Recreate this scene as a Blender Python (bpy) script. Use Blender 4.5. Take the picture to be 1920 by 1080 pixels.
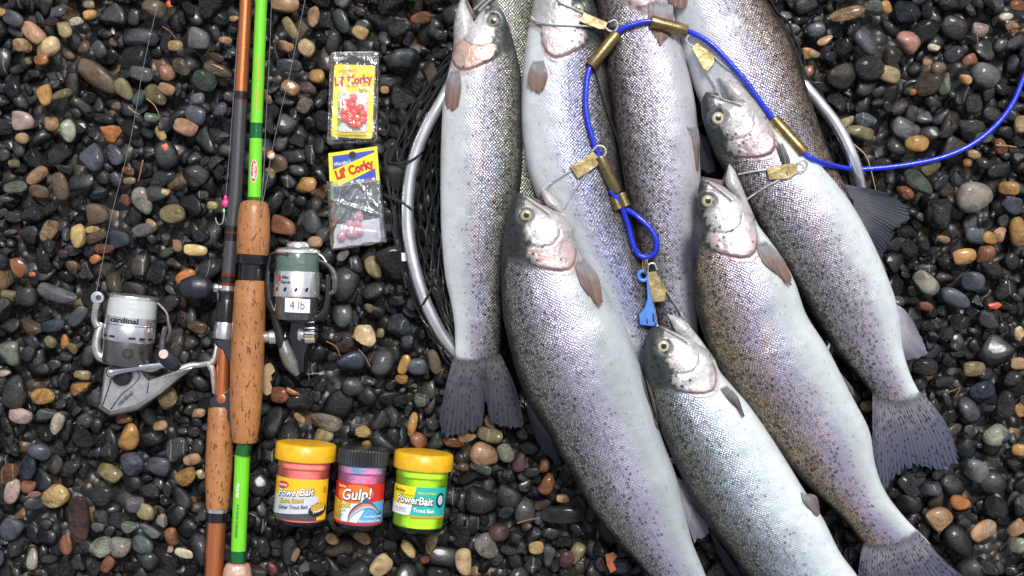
import bpy, bmesh, math, random
import numpy as np
from mathutils import Vector, Matrix, Quaternion
from mathutils.bvhtree import BVHTree

# ---------------------------------------------------------------- camera, light, exposure
scene = bpy.context.scene
for o in list(bpy.data.objects):
    bpy.data.objects.remove(o)
COL = scene.collection
S = 0.87 / 1920.0            # metres per photo pixel at ground level
H = 2430.0                   # camera height in the same pixel unit
cam_d = bpy.data.cameras.new('camera')
cam = bpy.data.objects.new('camera', cam_d); COL.objects.link(cam)
cam.location = (0, 0, H * S)
cam_d.sensor_width = 36.0
cam_d.lens = 36.0 * H / 1920.0
cam_d.clip_start = 0.01; cam_d.clip_end = 60
scene.camera = cam
W = bpy.data.worlds.new('World'); scene.world = W; W.use_nodes = True
SUN_EL, SUN_AZ = 60.0, 20.0   # azimuth measured clockwise from image-up (+Y)
nt = W.node_tree; nt.nodes.clear()
wo = nt.nodes.new('ShaderNodeOutputWorld'); bg = nt.nodes.new('ShaderNodeBackground')
sky = nt.nodes.new('ShaderNodeTexSky'); sky.sky_type = 'NISHITA'; sky.sun_disc = False
sky.sun_elevation = math.radians(SUN_EL); sky.sun_rotation = math.radians(SUN_AZ)
sky.air_density = 1.0; sky.dust_density = 3.0; sky.ozone_density = 1.0
hs = nt.nodes.new('ShaderNodeHueSaturation'); hs.inputs['Saturation'].default_value = 0.42
nt.links.new(sky.outputs[0], hs.inputs['Color']); nt.links.new(hs.outputs[0], bg.inputs[0])
bg.inputs[1].default_value = 0.068
nt.links.new(bg.outputs[0], wo.inputs[0])
sd = bpy.data.lights.new('sun', 'SUN'); sd.energy = 1.5; sd.angle = math.radians(16); sd.color = (1, 0.975, 0.94)
sun = bpy.data.objects.new('sun', sd); COL.objects.link(sun)
el, az = math.radians(SUN_EL), math.radians(SUN_AZ)
sdir = Vector((math.sin(az) * math.cos(el), math.cos(az) * math.cos(el), math.sin(el)))
sun.rotation_euler = sdir.to_track_quat('Z', 'Y').to_euler(); sun.location = sdir * 3
scene.view_settings.view_transform = 'Standard'; scene.view_settings.look = 'None'
scene.view_settings.gamma = 1.0; scene.view_settings.exposure = 1.03
scene.view_settings.use_curve_mapping = False
scene.render.engine = 'CYCLES'
try:
    scene.cycles.max_bounces = 8; scene.cycles.transparent_max_bounces = 16
except Exception: pass

rng = np.random.default_rng(7); random.seed(7)

# ---------------------------------------------------------------- helpers
def P(px, py, z=0.0):
    k = (H - z) / H
    return np.array([(px - 960) * k, (540 - py) * k, z])
def PP(pts, z=0.0):
    return np.array([P(p[0], p[1], p[2] if len(p) > 2 else z) for p in pts])

wloc = {}
def link_mesh(name, V, F, mat, parent=None, uvs=None, attrs=None, origin=None, smooth=True, sharp=40):
    V = np.asarray(V, float) * S
    o0 = np.array(origin, float) * S if origin is not None else V.mean(0)
    me = bpy.data.meshes.new(name)
    me.from_pydata((V - o0).tolist(), [], F)
    if uvs:
        li = np.zeros(len(me.loops), int); me.loops.foreach_get('vertex_index', li)
        for un, uv in uvs.items():
            l = me.uv_layers.new(name=un)
            l.data.foreach_set('uv', np.asarray(uv, float)[li].astype(np.float32).ravel())
    if attrs:
        for an, c in attrs.items():
            a = me.color_attributes.new(name=an, type='FLOAT_COLOR', domain='POINT')
            a.data.foreach_set('color', np.asarray(c, np.float32).ravel())
    if smooth:
        me.shade_smooth()
        if sharp: me.set_sharp_from_angle(angle=math.radians(sharp))
    me.materials.append(mat)
    return link_obj(name, me, parent, o0)
def link_obj(name, me, parent, o0):
    o = bpy.data.objects.new(name, me); COL.objects.link(o)
    if parent is not None:
        o.parent = parent; o.location = Vector(o0) - Vector(wloc[parent.name])
    else:
        o.location = o0
    wloc[o.name] = np.array(o0, float)
    return o
def tag(o, label=None, cat=None, group=None, kind=None):
    if label: o['label'] = label
    if cat: o['category'] = cat
    if group: o['group'] = group
    if kind: o['kind'] = kind
    return o
def thing(name, label, cat, loc, group=None):
    o = bpy.data.objects.new(name, None); COL.objects.link(o)
    o.empty_display_size = 0.01
    o.location = np.array(loc) * S; wloc[o.name] = np.array(loc, float) * S
    return tag(o, label, cat, group)

class MB:
    def __init__(s): s.V = []; s.F = []; s.n = 0
    def add(s, V, F):
        V = np.asarray(V, float); s.V.append(V); s.F += [[i + s.n for i in f] for f in F]; s.n += len(V); return s
    def build(s, name, mat, parent=None, **k):
        return link_mesh(name, np.vstack(s.V), s.F, mat, parent, **k)

def catmull(pts, n):
    pts = np.asarray(pts, float)
    if len(pts) == 2: 
        t = np.linspace(0, 1, n)[:, None]; return pts[0] * (1 - t) + pts[1] * t
    p = np.vstack([2 * pts[0] - pts[1], pts, 2 * pts[-1] - pts[-2]])
    out = []
    m = 14
    for i in range(1, len(p) - 2):
        for t in np.linspace(0, 1, m, endpoint=False):
            a, b, c, d = p[i - 1], p[i], p[i + 1], p[i + 2]
            out.append(.5 * ((2 * b) + (c - a) * t + (2 * a - 5 * b + 4 * c - d) * t * t + (-a + 3 * b - 3 * c + d) * t ** 3))
    out.append(p[-2]); out = np.array(out)
    return resample(out, n)
def resample(pts, n, ts=None):
    pts = np.asarray(pts, float)
    d = np.r_[0, np.cumsum(np.linalg.norm(np.diff(pts, axis=0), axis=1))]
    t = (np.linspace(0, 1, n) if ts is None else np.asarray(ts)) * d[-1]
    return np.stack([np.interp(t, d, pts[:, k]) for k in range(pts.shape[1])], 1)

def tube(path, r, seg=10, caps=True, flat=1.0):
    path = np.asarray(path, float); n = len(path)
    r = np.full(n, r, float) if np.isscalar(r) else np.asarray(r, float)
    T = np.gradient(path, axis=0); T /= np.linalg.norm(T, axis=1)[:, None] + 1e-9
    up = np.array([0, 0, 1.0])
    if abs(T[0] @ up) > .9: up = np.array([1.0, 0, 0])
    V = []; F = []
    N = up - T[0] * (up @ T[0]); N /= np.linalg.norm(N)
    for i in range(n):
        N = N - T[i] * (N @ T[i]); N /= np.linalg.norm(N) + 1e-9
        B = np.cross(T[i], N)
        for j in range(seg):
            a = 2 * math.pi * j / seg
            V.append(path[i] + r[i] * (math.cos(a) * N * flat + math.sin(a) * B))
    for i in range(n - 1):
        for j in range(seg):
            a = i * seg + j; b = i * seg + (j + 1) % seg
            F.append([a, b, b + seg, a + seg])
    if caps:
        F.append([j for j in range(seg)][::-1]); F.append([(n - 1) * seg + j for j in range(seg)])
    return V, F
def lathe(p0, ax, prof, seg=40, ov=1.0):
    """profile of (height, radius) along axis ax from p0"""
    p0 = np.asarray(p0, float); ax = np.asarray(ax, float); ax = ax / np.linalg.norm(ax)
    up = np.array([0, 0, 1.0])
    if abs(ax @ up) > .95: up = np.array([0, 1.0, 0])
    N = up - ax * (up @ ax); N /= np.linalg.norm(N); B = np.cross(ax, N)
    V = []; F = []
    for h, r in prof:
        for j in range(seg):
            a = 2 * math.pi * j / seg
            V.append(p0 + ax * h + r * (math.cos(a) * N + ov * math.sin(a) * B))
    n = len(prof)
    for i in range(n - 1):
        for j in range(seg):
            a = i * seg + j; b = i * seg + (j + 1) % seg
            F.append([a, b, b + seg, a + seg])
    F.append([j for j in range(seg)][::-1]); F.append([(n - 1) * seg + j for j in range(seg)])
    return V, F
def prism(pts, z0, z1, bev=1.0, dom=0.0):
    """px outline to a bevelled plate; dom lifts the middle"""
    Q = np.array([P(p[0], p[1], z1)[:2] for p in pts]); n = len(Q)
    A = 0.5 * sum(Q[i][0] * Q[(i + 1) % n][1] - Q[(i + 1) % n][0] * Q[i][1] for i in range(n))
    if A < 0: Q = Q[::-1]
    ins = []
    for i in range(n):
        a, b, c = Q[i - 1], Q[i], Q[(i + 1) % n]
        d1 = (b - a) / (np.linalg.norm(b - a) + 1e-9); d2 = (c - b) / (np.linalg.norm(c - b) + 1e-9)
        nn = np.array([-(d1 + d2)[1], (d1 + d2)[0]]); l = np.linalg.norm(nn)
        nn = nn / l if l > 1e-6 else np.array([-d1[1], d1[0]])
        ins.append(b + nn * bev)
    ins = np.array(ins)
    V = [(*q, z0) for q in Q] + [(*q, z1 - bev) for q in Q] + [(*q, z1) for q in ins]
    F = [list(range(n))[::-1]]
    for k in (0, n):
        for i in range(n): j = (i + 1) % n; F.append([k + i, k + j, k + n + j, k + n + i])
    if dom:
        c = ins.mean(0); V.append((*c, z1 + dom)); F += [[2 * n + i, 2 * n + (i + 1) % n, 3 * n] for i in range(n)]
    else: F.append([2 * n + i for i in range(n)])
    return V, F
def ellipsoid(c, r, rot=0, seg=20, rings=12):
    V = []; F = []
    cs, sn = math.cos(rot), math.sin(rot)
    for i in range(rings + 1):
        th = math.pi * i / rings
        for j in range(seg):
            a = 2 * math.pi * j / seg
            x, y, z = r[0] * math.sin(th) * math.cos(a), r[1] * math.sin(th) * math.sin(a), r[2] * math.cos(th)
            V.append((c[0] + x * cs - y * sn, c[1] + x * sn + y * cs, c[2] + z))
    for i in range(rings):
        for j in range(seg):
            a = i * seg + j; b = i * seg + (j + 1) % seg
            F.append([a, a + seg, b + seg, b])
    return V, F
def box(c, sx, sy, sz, rot=0):
    cs, sn = math.cos(rot), math.sin(rot); V = []
    for z in (-sz / 2, sz / 2):
        for x, y in ((-sx / 2, -sy / 2), (sx / 2, -sy / 2), (sx / 2, sy / 2), (-sx / 2, sy / 2)):
            V.append((c[0] + x * cs - y * sn, c[1] + x * sn + y * cs, c[2] + z))
    return V, [[3, 2, 1, 0], [4, 5, 6, 7], [0, 1, 5, 4], [1, 2, 6, 5], [2, 3, 7, 6], [3, 0, 4, 7]]

# ---------------------------------------------------------------- node helpers
class NT:
    def __init__(s, name):
        s.m = bpy.data.materials.new(name); s.m.use_nodes = True
        s.t = s.m.node_tree; s.t.nodes.clear()
        s.out = s.t.nodes.new('ShaderNodeOutputMaterial')
    def n(s, ty, **k):
        d = s.t.nodes.new('ShaderNode' + ty)
        for a, v in k.items(): setattr(d, a, v)
        return d
    def l(s, a, b):
        if isinstance(a, (int, float)): b.default_value = a
        elif isinstance(a, (tuple, list)):
            b.default_value = tuple(a) + ((1,) if len(a) == 3 and len(b.default_value) == 4 else ())
        else: s.t.links.new(a, b)
    def math(s, op, a, b=0.0, c=0.0, clamp=False):
        d = s.n('Math', operation=op, use_clamp=clamp); s.l(a, d.inputs[0]); s.l(b, d.inputs[1]); s.l(c, d.inputs[2]); return d.outputs[0]
    def mix(s, f, a, b, mode='MIX'):
        d = s.n('Mix', data_type='RGBA', blend_type=mode); s.l(f, d.inputs[0]); s.l(a, d.inputs[6]); s.l(b, d.inputs[7]); return d.outputs[2]
    def ramp(s, f, st, interp='LINEAR'):
        d = s.n('ValToRGB'); e = d.color_ramp; e.interpolation = interp
        while len(e.elements) < len(st): e.elements.new(0.5)
        for i, (p, c) in enumerate(st):
            e.elements[i].position = p
            if isinstance(c, (int, float)): c = (c, c, c)
            e.elements[i].color = (*c, 1)
        s.l(f, d.inputs[0]); return d.outputs[0]
    def maprange(s, v, a, b, c=0.0, d=1.0, smooth=False):
        m = s.n('MapRange'); m.interpolation_type = 'SMOOTHSTEP' if smooth else 'LINEAR'
        s.l(v, m.inputs[0]); s.l(a, m.inputs[1]); s.l(b, m.inputs[2]); s.l(c, m.inputs[3]); s.l(d, m.inputs[4]); return m.outputs[0]
    def noise(s, vec, sc, det=3, rough=.55, dist=0.0, dim='3D'):
        d = s.n('TexNoise', noise_dimensions=dim); s.l(vec, d.inputs['Vector']); s.l(sc, d.inputs['Scale']); s.l(det, d.inputs['Detail'])
        s.l(rough, d.inputs['Roughness']); s.l(dist, d.inputs['Distortion']); return d
    def vor(s, vec, sc, feature='F1', rand=1.0, dim='3D'):
        d = s.n('TexVoronoi', feature=feature, voronoi_dimensions=dim); s.l(vec, d.inputs['Vector']); s.l(sc, d.inputs['Scale']); s.l(rand, d.inputs['Randomness']); return d
    def obj(s): return s.n('TexCoord').outputs['Object']
    def mapping(s, vec, sc=(1, 1, 1), rot=(0, 0, 0), loc=(0, 0, 0)):
        d = s.n('Mapping'); s.l(vec, d.inputs[0]); d.inputs['Scale'].default_value = sc; d.inputs['Rotation'].default_value = rot
        if not isinstance(loc, tuple): s.l(loc, d.inputs['Location'])
        else: d.inputs['Location'].default_value = loc
        return d.outputs[0]
    def bump(s, h, dist, st=1.0, normal=None):
        d = s.n('Bump'); s.l(h, d.inputs['Height']); d.inputs['Distance'].default_value = dist; d.inputs['Strength'].default_value = st
        if normal: s.l(normal, d.inputs['Normal'])
        return d.outputs[0]
    def bsdf(s, col, rough=.5, metal=0.0, spec=.5, normal=None, coat=0.0, crough=.1, trans=0.0, alpha=1.0, sss=0.0, ior=1.5, cnormal=None, emis=None):
        d = s.n('BsdfPrincipled'); s.l(col, d.inputs['Base Color']); s.l(rough, d.inputs['Roughness']); s.l(metal, d.inputs['Metallic'])
        s.l(spec, d.inputs['Specular IOR Level']); s.l(coat, d.inputs['Coat Weight']); s.l(crough, d.inputs['Coat Roughness'])
        s.l(trans, d.inputs['Transmission Weight']); s.l(alpha, d.inputs['Alpha']); d.inputs['IOR'].default_value = ior
        if normal is not None: s.l(normal, d.inputs['Normal'])
        if cnormal is not None: s.l(cnormal, d.inputs['Coat Normal'])
        return d
    def done(s, b): s.l(b.outputs[0], s.out.inputs[0]); return s.m

K = 1.0 / S   # object coordinates -> pixel units multiplier
MATS = {}
def simple(name, col, rough=.5, metal=0.0, coat=0.0, grain=0.0, gs=0.08, spec=.5, var=.15, crough=.1):
    if name in MATS: return MATS[name]
    N = NT(name); o = N.obj(); v = N.mapping(o, (K, K, K))
    nz = N.noise(v, gs, 4); f = N.math('MULTIPLY', nz.outputs[0], 1.0)
    c = N.mix(N.maprange(nz.outputs[0], .3, .7), tuple(x * (1 - var) for x in col), tuple(min(1, x * (1 + var)) for x in col))
    rr = N.maprange(N.noise(v, gs * 2.3, 3).outputs[0], .3, .7, rough * .8, rough * 1.25)
    nm = N.bump(N.noise(v, .5, 3).outputs[0], grain * S, 1.0) if grain else None
    MATS[name] = N.done(N.bsdf(c, rr, metal, spec, nm, coat, crough)); return MATS[name]

def droplets(N, v, sc=.12, th=.28):
    """small water beads as relief"""
    d = N.vor(v, sc, rand=1.0)
    sel = N.math('GREATER_THAN', N.n('SeparateColor').outputs[0], 0)
    sc_ = N.n('SeparateColor'); N.l(d.outputs['Color'], sc_.inputs[0])
    r = N.math('MULTIPLY', sc_.outputs[0], th)
    q = N.math('SUBTRACT', 1.0, N.math('DIVIDE', d.outputs['Distance'], N.math('MAXIMUM', r, .02)))
    return N.math('POWER', N.math('MAXIMUM', q, 0.0), .5)

def clear_plastic(name, tint=(1, 1, 1), gloss=.12, rough=.08, wr=1.2, sc=.06, fr=1.45, refl_haze=0.0):
    N = NT(name); v = N.mapping(N.obj(), (K, K, K))
    h = N.noise(v, sc, 3, .5, 1.0).outputs[0]
    nm = N.bump(h, wr * S * 6, 1.0)
    fres = N.n('Fresnel'); fres.inputs[0].default_value = fr; N.l(nm, fres.inputs['Normal'])
    f = N.math('ADD', N.math('MULTIPLY', fres.outputs[0], 1.0), gloss * .3, clamp=True)
    tr = N.n('BsdfTransparent'); tr.inputs[0].default_value = (*tint, 1)
    gl = N.n('BsdfGlossy'); gl.inputs['Roughness'].default_value = rough; N.l(nm, gl.inputs['Normal']); gl.inputs[0].default_value = (.95, .97, 1, 1)
    m = N.n('MixShader'); N.l(f, m.inputs[0]); N.l(tr.outputs[0], m.inputs[1]); N.l(gl.outputs[0], m.inputs[2])
    last = m
    if refl_haze:  # patchy white diffuse for hazy film, standing in for sky reflections
        df = N.n('BsdfDiffuse'); df.inputs[0].default_value = (.8, .82, .85, 1); m2 = N.n('MixShader')
        N.l(N.maprange(N.noise(v, .03, 4, .6, 1.0).outputs[0], .35, .65, refl_haze * .3, refl_haze * 1.7), m2.inputs[0]); N.l(m.outputs[0], m2.inputs[1]); N.l(df.outputs[0], m2.inputs[2]); last = m2
    N.l(last.outputs[0], N.out.inputs[0]); return N.m

# ================================================================= FISH DATA (outlines in photo pixels)
FISH = {}
def F_(key, **k): FISH[key] = k
F_('F0', D=[(955, -150), (985, -110), (1010, -60), (1015, 0), (1012, 100), (1008, 200), (1012, 300), (1015, 400), (1000, 500)],
   V=[(955, -150), (900, -110), (880, -60), (885, 0), (895, 100), (905, 200), (915, 300), (935, 400), (955, 500)],
   zc=[38, 38, 36], side=-1, S=(955, -150), G=(940, 0), pal='olive', dark=.95, spots=.8, label='olive backed trout mostly hidden between the two leftmost trout', tw=(0.0, .55))
F_('F5', D=[(1345, -190), (1385, -150), (1412, -80), (1436, 0), (1460, 40), (1486, 88), (1505, 143), (1523, 200), (1544, 258), (1568, 315), (1588, 350), (1602, 372)],
   V=[(1345, -190), (1290, -150), (1265, -90), (1256, 0), (1268, 60), (1285, 120), (1305, 175), (1335, 240), (1375, 300), (1440, 355), (1520, 400), (1570, 425)],
   zc=[50, 48, 30], side=-1, S=(1345, -190), G=(1300, -50), pal='bronze', dark=.9, spots=0.6, label='trout at the top right whose bronze back runs beside the silver net hoop')
F_('F2', D=[(1080, -34), (1103, -18), (1119, 20), (1129, 60), (1136, 120), (1144, 180), (1153, 250), (1163, 320), (1178, 390), (1196, 450), (1212, 510), (1222, 570), (1232, 640), (1240, 720), (1246, 800)],
   V=[(1080, -34), (1030, -40), (1004, -8), (994, 30), (987, 70), (980, 120), (976, 180), (976, 235), (982, 290), (996, 345), (1022, 400), (1060, 460), (1100, 520), (1135, 575), (1165, 640), (1190, 720), (1206, 800)],
   zc=[60, 52, 20], side=-1, S=(1080, -32), G=(1054, 112), eye=(1083, 18, 13), pal='silverblue', dark=.9, spots=0.7, op=(.58, .50, .54),
   label='pale bellied trout second from the left, brass clip over its cheek', seg=1)
F_('F4', D=[(1180, -165), (1142, -120), (1120, -60), (1115, 0), (1121, 60), (1130, 120), (1141, 200), (1152, 280), (1167, 360), (1186, 440), (1206, 510), (1224, 580), (1243, 650), (1262, 730), (1278, 810)],
   V=[(1180, -165), (1225, -110), (1252, -50), (1262, 0), (1268, 50), (1282, 100), (1298, 167), (1308, 233), (1312, 300), (1314, 350), (1313, 420), (1311, 480), (1308, 540), (1308, 600), (1312, 650), (1325, 730), (1338, 810)],
   zc=[55, 52, 20], side=1, S=(1180, -150), G=(1187, 20), pal='greyspot', dark=.6, spots=1.2, op=(.66, .5, .55),
   label='densely spotted grey trout in the middle, under the upper brass sleeves')
F_('F1', D=[(921, -14), (941, 0), (954, 30), (963, 70), (972, 110), (978, 150), (980, 230), (979, 320), (970, 400), (957, 480), (947, 560), (940, 640), (932, 690)],
   V=[(921, -14), (904, 16), (886, 44), (862, 62), (851, 90), (843, 125), (834, 170), (829, 220), (826, 300), (826, 380), (828, 450), (835, 520), (846, 570), (853, 620), (853, 690)],
   zc=[62, 58, 36], side=-1, S=(921, -14), G=(884, 134), eye=(925, 41, 12.5), pal='silver', dark=.85, spots=0.55, op=(.56, .40, .34),
   jaw=dict(o=[(869, -14), (857, 15), (850, 50), (850, 85), (846, 118)], i=[(869, -14), (876, 12), (889, 42), (892, 70), (880, 100)]),
   label='leftmost silver trout with its tail fanned beside the net hoop')
F_('F6', D=[(1324, 172), (1315, 190), (1317, 222), (1330, 262), (1346, 300), (1375, 348), (1402, 395), (1440, 460), (1485, 530), (1528, 600), (1568, 662), (1605, 703), (1632, 735), (1645, 765)],
   V=[(1324, 172), (1345, 180), (1372, 188), (1408, 182), (1432, 212), (1452, 240), (1480, 262), (1515, 290), (1550, 325), (1590, 375), (1625, 435), (1655, 500), (1677, 560), (1687, 610), (1692, 655), (1708, 705), (1728, 742), (1742, 762)],
   zc=[98, 70, 26], side=1, S=(1322, 173), G=(1420, 296), eye=(1346, 222, 13.5), pal='pinkgrey', dark=.75, spots=0.8, op=(.48, .41, .46),
   jaw=dict(o=[(1346, 142), (1368, 147), (1390, 160), (1412, 184), (1433, 213), (1448, 240)], i=[(1346, 142), (1354, 158), (1366, 182), (1384, 202), (1400, 222), (1415, 245)]),
   label='right trout with wide yellow eye, its spread tail on the far right gravel')
F_('F7', D=[(1316, 331), (1309, 356), (1310, 410), (1303, 460), (1298, 500), (1302, 555), (1313, 610), (1335, 668), (1370, 730), (1415, 790), (1465, 855), (1515, 912), (1562, 955), (1598, 993), (1625, 1028), (1640, 1050)],
   V=[(1316, 331), (1334, 340), (1358, 350), (1384, 362), (1402, 380), (1412, 402), (1423, 425), (1445, 454), (1468, 488), (1490, 531), (1511, 590), (1550, 652), (1594, 738), (1628, 805), (1640, 870), (1660, 922), (1698, 972), (1730, 1004), (1745, 1020)],
   zc=[118, 84, 32], side=1, S=(1314, 330), G=(1377, 482), eye=(1327, 377, 13), pal='bronzepink', dark=.75, spots=0.5, op=(.60, .47, .51),
   jaw=dict(o=[(1367, 306), (1378, 320), (1388, 342), (1399, 368), (1411, 402), (1421, 430)], i=[(1367, 306), (1362, 325), (1360, 345), (1380, 372), (1390, 395), (1400, 420)]),
   label='trout with pink gill cover and bronze back, tail at the bottom right')
F_('F9', D=[(1231, 608), (1213, 625), (1205, 655), (1209, 700), (1217, 740), (1230, 785), (1252, 840), (1280, 900), (1310, 955), (1340, 1003), (1372, 1043), (1405, 1088), (1460, 1160), (1520, 1220)],
   V=[(1231, 608), (1256, 618), (1298, 632), (1323, 650), (1339, 672), (1350, 696), (1373, 722), (1403, 756), (1445, 818), (1479, 872), (1509, 921), (1541, 969), (1574, 1034), (1606, 1078), (1630, 1130), (1640, 1200)],
   zc=[100, 74, 50], side=1, S=(1230, 607), G=(1311, 732), eye=(1244, 649, 12.5), pal='bright', dark=.75, spots=0.32, op=(.66, .66, .68),
   jaw=dict(o=[(1251, 589), (1268, 593), (1283, 601), (1302, 621), (1323, 649), (1338, 672)], i=[(1251, 589), (1258, 605), (1268, 622), (1290, 640), (1300, 656), (1312, 676)]),
   label='brightest silver trout with silver cheek, lowest in the middle')
F_('F8', D=[(972, 359), (961, 375), (950, 410), (943, 450), (940, 500), (941, 560), (946, 610), (966, 690), (991, 756), (1027, 812), (1068, 884), (1108, 954), (1152, 1012), (1193, 1053), (1235, 1100), (1290, 1170)],
   V=[(972, 359), (992, 370), (1014, 383), (1040, 392), (1062, 402), (1076, 428), (1080, 458), (1098, 496), (1122, 530), (1148, 575), (1168, 602), (1197, 677), (1215, 740), (1234, 800), (1252, 850), (1268, 893), (1281, 945), (1297, 1012), (1318, 1065), (1350, 1150)],
   zc=[112, 82, 50], side=1, S=(972, 360), G=(1046, 506), eye=(987, 404, 13), pal='lilac', dark=.9, spots=0.38, op=(.60, .47, .47),
   jaw=dict(o=[(1013, 352), (1028, 360), (1044, 376), (1060, 398), (1075, 426), (1079, 452)], i=[(1013, 352), (1016, 368), (1026, 385), (1044, 398), (1050, 415), (1058, 440)]),
   label='big trout with dark blue grey head and lilac side, lower middle')

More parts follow.
